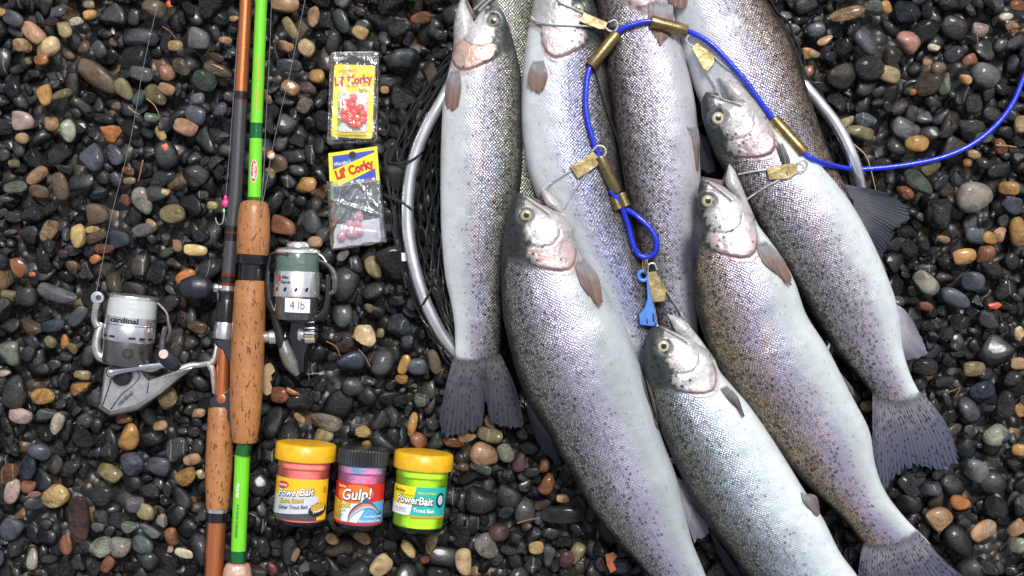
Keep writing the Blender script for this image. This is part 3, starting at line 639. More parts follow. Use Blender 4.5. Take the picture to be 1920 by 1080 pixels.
    hc = N.mix(N.maprange(hn, .42, .62, 0, .3), at.outputs['Color'], N.mix(1.0, at.outputs['Color'], (.62, .60, .64), 'MULTIPLY'))
    hc = N.mix(N.maprange(hn2, .5, .68, 0, .65), hc, N.mix(1.0, hc, (.55, .62, .60), 'MULTIPLY'))
    hc = N.mix(N.maprange(hn2, .5, .35, 0, .45), hc, N.mix(1.0, hc, (1.1, .92, .86), 'MULTIPLY'))
    hsv = N.vor(N.mapping(v3.outputs[0], (1 / 17.0, 1 / 17.0, 1)), 1.0, 'F1', 1.0, '2D'); s4 = N.n('SeparateColor'); N.l(hsv.outputs['Color'], s4.inputs[0])
    hon = N.math('MULTIPLY', N.math('LESS_THAN', s4.outputs[0], N.ramp(t0, [(0, .9), (.4, .5), (.6, .12), (.8, .03)])), N.maprange(N.math('SUBTRACT', hsv.outputs['Distance'], .15), -.05, .06, 1, 0))
    hc = N.mix(N.math('MULTIPLY', hon, .85), hc, (.015, .015, .018))
    col = N.mix(hm, col, hc)
    # relief
    dome = N.math('MULTIPLY', N.math('SUBTRACT', .6, dist), headless)
    tilt = N.math('MULTIPLY', rnd, .35)
    hgt = N.math('ADD', N.math('MULTIPLY', dome, N.ramp(t, [(0, 1), (.5, .7), (.72, .25), (1, .08)])), N.math('MULTIPLY', N.noise(uv, .02, 4, .6, 0, '2D').outputs[0], 1.2))
    hgt = N.math('ADD', hgt, N.math('MULTIPLY', N.math('MULTIPLY', hn, hm), .8))
    nm = N.bump(hgt, 2.0 * S, .75)
    rr = N.math('ADD', N.maprange(nl2, .3, .7, .22, .38), N.math('MULTIPLY', rnd, .08))
    rr = N.math('SUBTRACT', rr, N.math('MULTIPLY', hm, .04))
    met = N.math('ADD', N.ramp(t, [(0, .1), (.2, .55), (.55, .55), (.8, .32), (1, .2)]), N.math('MULTIPLY', hm, -.12))
    spc = N.ramp(t, [(0, .15), (.25, .45), (.6, .6)])
    return N.done(N.bsdf(col, rr, met, spc, nm, coat=N.ramp(t, [(0, .04), (.3, .2), (.6, .35)]), crough=.16))

def smooth(x, a, b):
    q = np.clip((x - a) / (b - a), 0, 1); return q * q * (3 - 2 * q)
def dpoly(X, Y, pl):
    d = np.full(X.shape, 9.0)
    for (x0, y0), (x1, y1) in zip(pl[:-1], pl[1:]):
        vx, vy = x1 - x0, y1 - y0; q = np.clip(((X - x0) * vx + (Y - y0) * vy) / (vx * vx + vy * vy), 0, 1)
        d = np.minimum(d, np.hypot(X - x0 - q * vx, Y - y0 - q * vy))
    return d
EY = [-.5, -.40, -.303, -.18, -.067, .021, .109, .191, .251, .297, .33, .6]
EX = [.62, .70, .781, .88, .969, 1.024, 1.047, 1.014, .945, .869, .70, .55]
def head_paint(X, Y, de, er, op, dark, f_cheek=(.62, .60, .61)):
    n = len(X)
    xe = np.interp(Y, EY, EX)
    sw = np.where(Y < -.2, .006 + .09 * smooth(-Y, .2, .3), .006); mask = smooth(xe - X, -sw, sw)
    # membrane behind the cover
    mem = (1 - mask) * smooth(xe + .075 - X, 0, .02) * smooth(Y, -.2, -.05)
    rgb = np.zeros((n, 3)); rgb[:] = (.44, .42, .42)                       # throat
    yb = np.interp(X, [0, .1, .2, .28, .36, .45, .6, .8, 1.05], [.055, .045, .015, .005, -.05, -.13, -.185, -.225, -.235])
    wob = .022 * np.sin(X * 23 + 1) + .016 * np.sin(X * 57 + Y * 40)
    mixc = lambda m, c: rgb * (1 - m[:, None]) + np.array(c) * m[:, None]
    yt = np.interp(X, [0, .15, .4, .6, .75, 1.05], [.02, .06, .17, .21, .24, .3])
    cheek = smooth(yt - Y + wob, -.02, .03)
    rgb = mixc(cheek, f_cheek)
    cg = smooth(np.hypot((X - .47) / .22, (Y - .0) / .16), 1.3, .3); rgb = rgb * (1 - .28 * (1 - cg) * cheek)[:, None]
    pre = [(.60, -.22), (.64, -.14), (.69, -.059), (.717, .03), (.717, .077), (.69, .14), (.664, .186), (.60, .22)]
    xp = np.interp(Y, [-.25, -.2, -.059, .03, .077, .14, .186, .22], [.59, .61, .69, .717, .717, .69, .664, .60])
    opm = smooth(X - xp, -.004, .008) * smooth(.29 - Y, 0, .04)
    rgb = mixc(opm, op)
    sub = smooth(X - (1.0 - .9 * np.abs(Y - .03)), -.02, .05) * opm
    rgb = mixc(sub * .5, (.50, .34, .33))
    rgb = rgb * (1 - .05 * opm * (.5 + .5 * np.sin(X * 60 - Y * 35)))[:, None]
    dk = smooth(yb - Y + wob, -.012, .03)
    rgb = mixc(dk * .97, (.024 / dark, .030 / dark, .031 / dark))
    gsp = smooth(np.sin(X * 41 + 3 * np.sin(Y * 33)) * np.sin(Y * 57 + 2 * np.sin(X * 29)), .1, .8) * dk * smooth(X, .45, .7); rgb = mixc(gsp * .5, (.12, .13, .10))
    ol = smooth(yb + .05 - Y + wob, -.02, .03) * (1 - dk) * smooth(X, .3, .5)
    rgb = mixc(ol * .55, (.22, .22, .15))
    d1 = dpoly(X, Y, pre); rgb = mixc(np.exp(-(d1 / .008) ** 2) * .75 * (Y > -.21), (.10, .07, .08))
    ed = np.abs(xe - X) * (1 / np.sqrt(1 + 1.2)); edl = np.exp(-(ed / .009) ** 2) * smooth(Y, -.27, -.16)
    rgb = mixc(edl * .6, (.10, .06, .06))
    rgb = mixc(mem * .7, (.56, .40, .36))
    rgb = mixc(edl * .6, (.09, .055, .055))
    d2 = dpoly(X, Y, [(.10, .035), (.20, .085), (.30, .135), (.393, .174)])
    rgb = mixc(np.exp(-(d2 / .010) ** 2) * .85, (.05, .05, .06))
    d3 = dpoly(X, Y, [(.12, .062), (.25, .135), (.39, .205)]); rgb = mixc(np.exp(-(d3 / .014) ** 2) * .6, (.62, .58, .54))
    # ring of dark skin around the eye, pale skin streak under it
    ring = smooth(de / er, 1.45, 1.1) ; rgb = mixc(ring * .5, (.045, .055, .065)); rgb = mixc(np.exp(-((de / er - 1.5) / .2) ** 2) * .35, (.3, .3, .3))
    for (cx, cy, rr) in ((.50, -.05, .012), (.43, .08, .010), (.55, .06, .009), (.62, -.12, .016), (.80, -.17, .02), (.88, -.12, .012), (.75, -.13, .014), (.56, -.15, .018)):
        rgb = mixc(smooth(np.hypot(X - cx, Y - cy), rr * 1.2, rr * .7) * .85, (.02, .02, .025))
    m_all = np.clip(np.maximum(mask, mem * .85), 0, 1) 
    m_all = np.maximum(m_all, edl * .9)
    dz = 3.6 * mask * smooth(X, .55, .8) * smooth(Y, -.33, -.2) - 1.6 * edl
    dz += -1.6 * np.exp(-(d1 / .010) ** 2) - 2.6 * np.exp(-(d2 / .009) ** 2) + 1.8 * np.exp(-(d3 / .016) ** 2)
    dz += 1.2 * np.exp(-((de / er - 1.35) / .25) ** 2) - 1.5 * smooth(de / er, 1.1, .6)
    return rgb, m_all, dz

TREES = []; FTREE = {}
def fin(name, parent, root, tip, mat, z0, z1, L=None, R=None, nr=26, ns=18, ruffle=1.6, rag=.04, thick=.5, drape=False):
    """fin membrane as Coons patch between root and tip lines; z0 at root, z1 at tip"""
    ns = 34 if name == 'tail_fin' else ns
    kk = np.linspace(0, 1, nr * 2 + 1); ss = np.linspace(0, 1, ns)
    ft = FTREE.get(parent.name) if name == 'tail_fin' else None
    rt = resample(catmull(root, 30) if len(root) > 2 else np.array(root, float), len(kk))
    tp = resample(catmull(tip, 60) if len(tip) > 2 else np.array(tip, float), len(kk))
    Lp = resample(catmull(L, 30), ns) if L else None; Rp = resample(catmull(R, 30), ns) if R else None
    lf = 1 - rag * np.abs(rng.normal(0, 1, len(kk))) 
    V = []; st = []; prevz = {}
    for i, s in enumerate(ss):
        for j, k in enumerate(kk):
            q = rt[j] * (1 - s) + tp[j] * s
            if Lp is not None: q = q + (1 - k) * (Lp[i] - (rt[0] * (1 - s) + tp[0] * s))
            if Rp is not None: q = q + k * (Rp[i] - (rt[-1] * (1 - s) + tp[-1] * s))
            if s > .6: 
                c = rt[j]; q = c + (q - c) * (1 - (1 - lf[j]) * (s - .6) / .4)
            z = (max(z0 * (1 - s) + z1 * s, hit(q[0], q[1], [ft] if ft else None, 0) + 2.4 if (ft and s < .85) else 0) if not drape else hit(q[0], q[1], default=z1 - 4) + 1.6 + 1.5 * s) + (0.5 if j % 2 else -.3) * (1 - s * .4) + ruffle * math.sin(k * 9 + s * 2.5) * s + ruffle * .6 * math.sin(k * 23 + 1) * s
            if ft: z = max(z, prevz.get(j, 0) - 1.6); prevz[j] = z
            V.append(P(q[0], q[1], z)); st.append((s, k))
    n = len(kk); F = []
    for i in range(ns - 1):
        for j in range(n - 1): F.append([i * n + j, i * n + j + 1, (i + 1) * n + j + 1, (i + 1) * n + j])
    V = np.array(V); V2 = V.copy(); V2[:, 2] -= thick; m = len(V)
    F2 = [[a + m for a in f][::-1] for f in F]
    rim = [j for j in range(n)] + [i * n + n - 1 for i in range(1, ns)] + [(ns - 1) * n + j for j in range(n - 2, -1, -1)] + [i * n for i in range(ns - 2, 0, -1)]
    F3 = [[rim[a], rim[(a + 1) % len(rim)], rim[(a + 1) % len(rim)] + m, rim[a] + m] for a in range(len(rim))]
    return link_mesh(name, np.vstack([V, V2]), F + F2 + F3, mat, parent, uvs={'st': st + st}, sharp=65)

def fin_mat(name, base, tipc, ray, spots=0.0, nr=26, alpha=1.0, fade=.22):
    N = NT(name); st = N.n('UVMap', uv_map='st').outputs[0]; sp = N.n('SeparateXYZ'); N.l(st, sp.inputs[0])
    v = N.mapping(N.obj(), (K, K, K))
    rays = N.math('POWER', N.math('ABSOLUTE', N.math('SINE', N.math('MULTIPLY', sp.outputs[1], math.pi * nr * 1.0))), 2.0)
    nz = N.noise(v, .06, 4, .6, .5).outputs[0]
    f = N.math('ADD', sp.outputs[0], N.math('MULTIPLY', N.math('SUBTRACT', nz, .5), .7), clamp=True)
    c = N.ramp(f, [(0, base), (.22, base), (.5, tuple(a * .3 + b * .7 for a, b in zip(base, tipc))), (1, tipc)])
    c = N.mix(N.math('MULTIPLY', N.math('MULTIPLY', rays, N.maprange(nz, .3, .6)), .3), c, ray)
    c = N.mix(N.maprange(N.noise(N.mapping(st, (3, 60, 1)), 1.0, 4, .7, .3, '2D').outputs[0], .45, .65, 0, .6), c, tuple(x * .35 for x in base))
    if spots:
        s = N.vor(N.mapping(st, (13, 24, 1)), 1.0, 'F1', 1.0, '2D'); q = N.n('SeparateColor'); N.l(s.outputs['Color'], q.inputs[0])
        on = N.math('MULTIPLY', N.math('LESS_THAN', q.outputs[0], spots), N.maprange(s.outputs['Distance'], .2, .34, 1, 0))
        c = N.mix(N.math('MULTIPLY', on, .8), c, (.012, .012, .018))
    h = N.math('ADD', rays, N.math('MULTIPLY', N.noise(v, .3, 3).outputs[0], .5))
    al = N.maprange(N.math('ADD', sp.outputs[0], N.math('MULTIPLY', N.math('SUBTRACT', nz, .5), .16)), fade * .3, fade, 0, alpha, True)
    return N.done(N.bsdf(c, .40, .0, .28, N.bump(h, 1.0 * S, .8), coat=.10, alpha=al))
M_TAIL = fin_mat('tail_fin_skin', (.15, .14, .16), (.014, .017, .028), (.09, .10, .13), .35, fade=.2)
M_TAIL2 = fin_mat('blue_tail_skin', (.24, .22, .25), (.020, .030, .065), (.15, .18, .27), .45, fade=.2)
M_DARKFIN = fin_mat('dark_fin_skin', (.10, .10, .12), (.012, .017, .030), (.08, .09, .13), 0, alpha=.93, fade=.02)
M_PECT = fin_mat('pectoral_skin', (.38, .37, .40), (.13, .09, .07), (.20, .16, .15))
M_PECT2 = fin_mat('pectoral_skin_orange', (.44, .44, .48), (.25, .12, .07), (.22, .18, .17))
M_PALEFIN = fin_mat('pale_fin_skin', (.40, .38, .42), (.17, .16, .21), (.36, .34, .40), fade=.05)

def eye_mat(name, iris):
    N = NT(name); v = N.mapping(N.obj(), (K, K, 0)); d = N.n('VectorMath', operation='LENGTH'); N.l(v, d.inputs[0]); r = d.outputs['Value']
    nz = N.noise(N.mapping(N.obj(), (K, K, K)), .5, 3).outputs[0]
    r2 = N.math('ADD', r, N.math('MULTIPLY', N.math('SUBTRACT', nz, .5), 1.0))
    x = N.math('DIVIDE', r2, 13.0)
    c = N.ramp(x, [(0, (.004, .004, .006)), (.36, (.008, .009, .012)), (.40, (.30, .26, .15)), (.46, iris), (.70, tuple(a * .8 for a in iris)), (.84, (.16, .15, .12)), (.92, (.03, .035, .04)), (1, (.03, .035, .04))])
    return N.done(N.bsdf(c, .12, 0, .5, None, coat=.8, crough=.05))
M_EYE = eye_mat('eye_gold', (.42, .37, .20)); M_EYEP = eye_mat('eye_pale', (.55, .50, .34)); M_EYEG = eye_mat('eye_grey', (.22, .20, .15))
M_JAW = {}
def jaw_mat(k, c):
    N = NT('jaw_skin_' + k); v = N.mapping(N.obj(), (K, K, K)); nz = N.noise(v, .07, 5, .6, .8).outputs[0]
    cc = N.ramp(nz, [(.3, tuple(x * .55 for x in c)), (.5, c), (.7, tuple(min(.8, x * 1.25) for x in c))])
    return N.done(N.bsdf(cc, .26, .15, .5, N.bump(N.noise(v, .12, 4).outputs[0], 1.5 * S), coat=.5, crough=.1))
M_MOUTH = simple('mouth_lining', (.13, .075, .075), .35, 0, .4)

def build_fish(key, f):
    D = catmull([(*p, 0) for p in f['D']], 400)[:, :2]; V = catmull([(*p, 0) for p in f['V']], 400)[:, :2]
    head = 'eye' in f
    L = np.linalg.norm(np.diff(D, axis=0), axis=1).sum()
    ns1, ns2 = (100, 90) if head else (20, 100)
    hf = .30 if head else .12
    ts = np.r_[np.linspace(0, 1, ns1) ** 1.15 * hf, np.linspace(hf, 1, ns2 + 1)[1:]]
    d = resample(D, 0, ts); v = resample(V, 0, ts); n = len(ts)
    zc = np.interp(ts, [0, .45, 1], f['zc'])
    nt_, nb = (92, 14)
    ang = np.r_[np.linspace(0, math.pi, nt_, endpoint=False), np.linspace(math.pi, 2 * math.pi, nb, endpoint=False)]
    # half thickness: rounder at the head, flatter at the tail
    a = np.linalg.norm(v - d, axis=1) / 2
    ratio = np.interp(ts, [0, .04, .15, .3, .7, .88, .95, 1], [.62, .60, .60, .58, .55, .46, .30, .07])
    b = a * ratio
    tt = np.zeros((n, len(ang))); VX = np.zeros((n, len(ang), 3)); U = np.zeros((n, len(ang), 2)); pxs = np.zeros((n, len(ang), 2))
    mid = (d + v) / 2; ul = np.r_[0, np.cumsum(np.linalg.norm(np.diff(mid, axis=0), axis=1))]
    for i in range(n):
        c = np.cos(ang); s = np.sin(ang)
        cx = np.sign(c) * np.abs(c) ** .92; sz = np.sign(s) * np.abs(s) ** .88
        # dorsal side a little sharper
        p2 = mid[i] + np.outer(cx, (d[i] - v[i]) / 2)
        z = zc[i] + b[i] * sz * (1 - .06 * cx)
        k = (H - zc[i]) / H
        VX[i, :, 0] = (p2[:, 0] - 960) * k; VX[i, :, 1] = (540 - p2[:, 1]) * k; VX[i, :, 2] = z
        tt[i] = (1 - cx) / 2; pxs[i] = p2
        seg = np.linalg.norm(np.diff(VX[i], axis=0), axis=1); w = np.r_[0, np.cumsum(seg)]
        w -= np.interp(math.pi / 2, ang, w)
        # stay continuous when the body tapers
        U[i, :, 0] = ul[i]; U[i, :, 1] = w
    V3 = VX.reshape(-1, 3); m = len(ang)
    paint = np.zeros((len(V3), 4)); paint[:, :3] = .3
    P2 = pxs.reshape(-1, 2)
    Sx = np.array(f['S'], float); G = np.array(f['G'], float); u = G - Sx; Lh = np.linalg.norm(u); u /= Lh
    nn = np.array([u[1], -u[0]]) * f['side']       # towards the belly
    X = (P2 - Sx) @ u / Lh; Y = (P2 - Sx) @ nn / Lh
    if head or key == 'F4':
        ex, ey, er = f.get('eye', (-999, -999, 12))
        de = np.hypot(P2[:, 0] - ex, P2[:, 1] - ey)
        rgb, msk, dz = head_paint(X, Y, de, er, f.get('op', (.7, .48, .5)), f['dark'])
        topside = np.tile(np.sin(ang) > .02, n)
        paint[:, :3] = rgb; paint[:, 3] = msk
        fade = np.tile(np.clip(np.sin(ang) * 2.5, 0, 1), n)
        V3[:, 2] += dz * fade * (X < 1.3)
        # belly colour of throat stays pale outside
    Fc = []
    for i in range(n - 1):
        for j in range(m):
            j2 = (j + 1) % m; q = [i * m + j, i * m + j2, (i + 1) * m + j2, (i + 1) * m + j]
            Fc.append(q if f['side'] > 0 else q[::-1])
    Fc.append([j for j in range(m)] if f['side'] < 0 else [j for j in range(m)][::-1])
    e = [(n - 1) * m + j for j in range(m)]; Fc.append(e[::-1] if f['side'] < 0 else e)
    U_ = U.reshape(-1, 2).copy()
    st = np.stack([np.repeat(ts, m), tt.ravel()], 1)
    base = P(*mid[int(n * .45)], 0)
    root = thing('trout', f['label'], 'fish', base, 'trout laid out on the gravel')
    mat = skin_mat(key, f['pal'], f['dark'], f['spots'])
    body = link_mesh('body', V3, Fc, mat, root, uvs={'surf': U_, 'st': st}, attrs={'paint': paint}, sharp=0)
    bm = bmesh.new(); bm.from_mesh(body.data); bmesh.ops.recalc_face_normals(bm, faces=bm.faces); bm.to_mesh(body.data); bm.free()
    TREES.append(BVHTree.FromPolygons([tuple(x) for x in V3], Fc))
    f['root'] = root; f['mid'] = mid; FTREE[root.name] = TREES[-1]
    if head:
        ex, ey, er = f['eye']; z = hit(ex, ey, [TREES[-1]])
        em = {'F6': M_EYEP, 'F1': M_EYEG, 'F9': M_EYEP}.get(key, M_EYE)
        c = P(ex, ey, z - 1.0)
        eo = link_mesh('eye', *ellipsoid(c, (er, er, er * .42), seg=32, rings=18), em, root, origin=c)
    if 'jaw' in f:
        jo = resample(catmull([(*p, 0) for p in f['jaw']['o']], 60)[:, :2], 26); ji = resample(catmull([(*p, 0) for p in f['jaw']['i']], 60)[:, :2], 26)
        nj = 26; A = 24; VV = []; FF = []
        zj = np.interp(np.linspace(0, 1, nj), [0, .4, 1], [f['zc'][0] + 4, f['zc'][0] + 5, f['zc'][0] - 2])
        for i in range(nj):
            q = i / (nj - 1); mm = (jo[i] + ji[i]) / 2; hw = np.linalg.norm(jo[i] - ji[i]) / 2
            for j in range(A):
                a_ = 2 * math.pi * j / A; p2 = mm + (jo[i] - mm) * math.cos(a_)
                VV.append(P(p2[0], p2[1], zj[i] + (max(2.0, hw * (1.0 - .1 * q)) + 9 * q * (1 - q)) * math.sin(a_) * (1 if math.sin(a_) > 0 else .8)))
        for i in range(nj - 1):
            for j in range(A): j2 = (j + 1) % A; FF.append([i * A + j, i * A + j2, (i + 1) * A + j2, (i + 1) * A + j])
        FF.append(list(range(A))[::-1]); FF.append([(nj - 1) * A + j for j in range(A)])
        jc = {'F1': (.50, .48, .46), 'F9': (.52, .52, .52)}.get(key, (.44, .42, .41))
        jo_ = link_mesh('lower_jaw', VV, FF, jaw_mat(key, jc), root, sharp=0)
        bm = bmesh.new(); bm.from_mesh(jo_.data); bmesh.ops.recalc_face_normals(bm, faces=bm.faces); bm.to_mesh(jo_.data); bm.free()
        TREES.append(BVHTree.FromPolygons([tuple(x) for x in VV], FF))
        # mouth lining between the jaws
        cr = f['jaw']['i'][2]; s0 = f['D'][0]; tp = f['jaw']['o'][0]
        pts = [s0, ((s0[0] + tp[0]) / 2 * .5 + cr[0] * .5, (s0[1] + tp[1]) / 2 * .5 + cr[1] * .5), tp, f['jaw']['i'][1], cr, f['V'][2], f['V'][1]]
        MB().add(*prism([s0, ((s0[0] + tp[0] + cr[0] * 5) / 7, (s0[1] + tp[1] + cr[1] * 5) / 7), tp, f['jaw']['i'][1], cr, f['V'][2], f['V'][1]], f['zc'][0] - 16, f['zc'][0] - 7, 1)).build('mouth', M_MOUTH, root)
    return root

def hit(px, py, trees=None, default=2.0):
    best = default
    o = Vector((0, 0, H)); g = Vector(P(px, py, 0)); dr = (g - o).normalized()
    for t in (trees or TREES):
        loc, no, idx, ds = t.ray_cast(o, dr)
        if loc is not None and loc.z > best: best = loc.z
    return best

for key in ['F0', 'F5', 'F2', 'F4', 'F1', 'F6', 'F7', 'F9', 'F8']:
    build_fish(key, FISH[key])
def R(k): return FISH[k]['root']
# tails
fin('tail_fin', R('F1'), [(856, 650), (893, 662), (932, 650)], [(822, 795), (832, 822), (868, 816), (890, 812), (905, 795), (911, 752), (920, 790), (945, 803), (965, 806), (985, 800)], M_TAIL, 34, 22,
    L=[(856, 650), (838, 715), (822, 795)], R=[(932, 650), (966, 725), (985, 800)], nr=34, rag=.03)
fin('tail_fin', R('F6'), [(1636, 722), (1676, 740), (1718, 722)], [(1638, 895), (1655, 922), (1690, 890), (1720, 876), (1760, 884), (1795, 872), (1797, 850)], M_TAIL2, 26, 14,
    L=[(1636, 722), (1636, 820), (1638, 895)], R=[(1718, 722), (1772, 790), (1797, 850)], nr=34, rag=.05)
fin('tail_fin', R('F7'), [(1622, 1010), (1668, 1010), (1712, 985)], [(1606, 1110), (1640, 1150), (1690, 1135), (1730, 1130), (1780, 1120), (1810, 1085)], M_TAIL2, 26, 12,
    L=[(1622, 1010), (1612, 1050), (1606, 1110)], R=[(1712, 985), (1765, 1045), (1810, 1085)], nr=30)
fin('tail_fin', R('F5'), [(1578, 345), (1600, 385), (1590, 425)], [(1655, 358), (1700, 385), (1706, 410), (1680, 430), (1668, 460), (1650, 492)], M_DARKFIN, 38, 30,
    L=[(1578, 345), (1610, 350), (1655, 358)], R=[(1590, 425), (1625, 455), (1650, 492)], nr=26, ruffle=3)
fin('tail_fin', R('F9'), [(1525, 1215), (1640, 1200)], [(1560, 1330), (1740, 1290)], M_TAIL, 40, 15)
fin('tail_fin', R('F8'), [(1290, 1165), (1350, 1150)], [(1310, 1290), (1430, 1240)], M_TAIL, 40, 15)
# pectoral, pelvic, dorsal and anal fins
fin('pectoral_fin', R('F1'), [(848, 127), (860, 122)], [(832, 190), (838, 205), (850, 209), (858, 203), (862, 190)], M_PECT2, 78, 76, L=[(848, 127), (838, 155), (832, 190)], R=[(860, 122), (865, 160), (862, 190)], nr=12, rag=.05, drape=True)
fin('pectoral_fin', R('F2'), [(1003, 108), (1017, 106)], [(988, 160), (994, 172), (1004, 180), (1014, 177), (1022, 165)], M_PECT2, 96, 98, L=[(1003, 108), (992, 130), (988, 160)], R=[(1017, 106), (1027, 140), (1022, 165)], nr=12, rag=.07, drape=True)
fin('pectoral_fin', R('F4'), [(1220, -5), (1262, -5)], [(1222, 60), (1232, 85), (1240, 90), (1248, 78), (1258, 70)], M_PECT2, 90, 92, L=[(1220, -5), (1216, 30), (1222, 60)], R=[(1262, -5), (1262, 40), (1258, 70)], nr=14, rag=.08, drape=True)
fin('pectoral_fin', R('F5'), [(1255, -40), (1285, -40)], [(1255, 5), (1268, 16), (1282, 18), (1290, 8)], M_PECT2, 92, 94, nr=12, rag=.06, drape=True)
fin('pectoral_fin', R('F6'), [(1454, 258), (1464, 262)], [(1466, 300), (1473, 325), (1479, 332), (1484, 312)], M_PECT, 132, 128, L=[(1454, 258), (1460, 280), (1466, 300)], R=[(1464, 262), (1478, 290), (1484, 312)], nr=9, drape=True)
fin('pectoral_fin', R('F7'), [(1414, 450), (1424, 442)], [(1455, 512), (1470, 528), (1484, 537), (1487, 525)], M_PECT2, 150, 142, L=[(1414, 450), (1430, 490), (1455, 512)], R=[(1424, 442), (1465, 480), (1487, 525)], nr=10, drape=True)
fin('pectoral_fin', R('F8'), [(1077, 482), (1086, 474)], [(1105, 555), (1118, 572), (1128, 578), (1134, 565)], M_PECT2, 150, 142, L=[(1077, 482), (1086, 525), (1105, 555)], R=[(1086, 474), (1120, 515), (1134, 565)], nr=10, drape=True)
fin('pectoral_fin', R('F9'), [(1347, 722), (1355, 716)], [(1385, 765), (1393, 782), (1397, 788), (1396, 775)], M_PECT, 132, 128, L=[(1347, 722), (1365, 748), (1385, 765)], R=[(1355, 716), (1382, 742), (1396, 775)], nr=7, drape=True)
fin('pelvic_fin', R('F8'), [(1199, 676), (1204, 690)], [(1222, 770), (1230, 800), (1236, 806), (1235, 790)], M_PECT, 84, 76, L=[(1199, 676), (1207, 725), (1222, 770)], R=[(1204, 690), (1224, 740), (1235, 790)], nr=6, drape=True)
fin('pelvic_fin', R('F9'), [(1500, 918), (1512, 925)], [(1518, 955), (1530, 968), (1538, 966), (1538, 950)], M_PECT, 84, 78, L=[(1500, 918), (1506, 940), (1518, 955)], R=[(1512, 925), (1530, 930), (1538, 950)], nr=6, drape=True)
fin('anal_fin', R('F8'), [(1266, 892), (1282, 950)], [(1310, 925), (1330, 985), (1326, 1005), (1302, 1020)], M_PALEFIN, 60, 36, L=[(1266, 892), (1285, 905), (1310, 925)], R=[(1282, 950), (1292, 990), (1302, 1020)], nr=14, ruffle=2.5, rag=.05)
fin('dorsal_fin', R('F8'), [(986, 750), (1030, 815)], [(992, 790), (1010, 835), (1035, 862), (1050, 878), (1055, 868)], M_DARKFIN, 46, 22, nr=14, ruffle=2)
fin('anal_fin', R('F6'), [(1678, 570), (1688, 640)], [(1715, 605), (1738, 655), (1735, 668), (1700, 677)], M_PALEFIN, 52, 26, L=[(1678, 570), (1695, 580), (1715, 605)], R=[(1688, 640), (1692, 660), (1700, 677)], nr=14, ruffle=2.5)
fin('pelvic_fin', R('F6'), [(1595, 385), (1610, 415)], [(1648, 475), (1660, 500), (1662, 512), (1652, 492)], M_PECT, 64, 50, nr=7)
fin('pelvic_fin', R('F4'), [(1284, 232), (1306, 228)], [(1296, 285), (1304, 315), (1309, 326), (1311, 300)], M_PECT2, 92, 74, L=[(1284, 232), (1286, 262), (1296, 285)], R=[(1306, 228), (1312, 262), (1311, 300)], nr=8)
fin('pelvic_fin', R('F4'), [(1306, 232), (1312, 250)], [(1312, 315), (1325, 325), (1342, 322), (1338, 290)], M_DARKFIN, 66, 58, L=[(1306, 232), (1308, 280), (1312, 315)], R=[(1312, 250), (1330, 262), (1338, 290)], nr=10)
fin('anal_fin', R('F4'), [(1306, 400), (1316, 406)], [(1296, 488), (1306, 500), (1325, 506), (1331, 480)], M_DARKFIN, 132, 122, L=[(1306, 400), (1296, 445), (1296, 488)], R=[(1316, 406), (1330, 440), (1331, 480)], nr=14, rag=.05)
fin('pelvic_fin', R('F7'), [(1545, 655), (1560, 680)], [(1585, 715), (1598, 738), (1604, 744), (1600, 728)], M_PECT, 78, 66, nr=6)
fin('dorsal_fin', R('F9'), [(1330, 990), (1350, 1020)], [(1345, 1040), (1365, 1070), (1400, 1100), (1398, 1085)], M_DARKFIN, 40, 24, nr=10)

# ================================================================= LANDING NET
M_ALU = simple('brushed_aluminium', (.80, .81, .84), .24, .85, 0, 0, .02)
N = NT('black_rubber'); v = N.mapping(N.obj(), (K, K, K))
M_RUB = N.done(N.bsdf((.010, .010, .011), .22, 0, .5, N.bump(N.noise(v, .2, 3).outputs[0], 1.2 * S), coat=.4))
net = thing('landing_net', 'silver hoop landing net with black rubber mesh under the trout', 'fishing net', P(1180, 420, 0))
hp = [(895, 70), (858, 130), (829, 188), (800, 238), (779, 290), (767, 345), (764, 405), (768, 455), (782, 520), (806, 585), (838, 640), (895, 702), (950, 738), (1030, 775), (1200, 850), (1340, 850), (1460, 780), (1550, 660), (1600, 520), (1618, 420), (1613, 355), (1600, 300), (1573, 242), (1540, 198), (1500, 150), (1440, 70), (1340, -40), (1180, -90), (1000, -50), (895, 70)]
hz = [24] * len(hp)
pts = [(x, y, 22 if 1 < i < 9 or 20 < i < 25 else (18, 8)[i == 10] if i in (9, 10) else 0) for i, (x, y) in enumerate(hp)]
MB().add(*tube(catmull(PP(pts), 260), 11.6, 20, False)).build('hoop', M_ALU, net)
mb = MB()
def zig(A, B, rows, cols, z=9, rr=1.9, flat=1.0):
    a = resample(catmull([(*p, 0) for p in A], 200)[:, :2], cols + 1); b = resample(catmull([(*p, 0) for p in B], 200)[:, :2], cols + 1)
    for r in range(rows):
        pts = []
        for c in range(cols + 1):
            k = (r + .5 + (.42 if (c + r) % 2 else -.42)) / rows
            q = a[c] * (1 - k) + b[c] * k
            j = rng.normal(0, 1.0, 2)
            pts.append(P(q[0] + j[0], q[1] + j[1], z + rng.uniform(-3, 4)))
        mb.add(*tube(catmull(pts, cols * 5), rr * rng.uniform(.8, 1.15), 6, False))
zig([(838, 108), (800, 150), (762, 215), (738, 280), (729, 350), (735, 430), (752, 500), (785, 590), (825, 660), (872, 716)],
    [(852, 128), (822, 190), (792, 245), (772, 300), (757, 350), (752, 410), (762, 480), (790, 560), (828, 625), (870, 690)], 6, 24, 8, 2.3)
zig([(842, 165), (812, 250), (792, 310), (782, 380), (784, 450), (800, 530), (828, 590), (858, 650)],
    [(850, 180), (842, 260), (836, 330), (832, 390), (834, 450), (842, 530), (852, 590), (866, 650)], 7, 14, 8, 2.3)
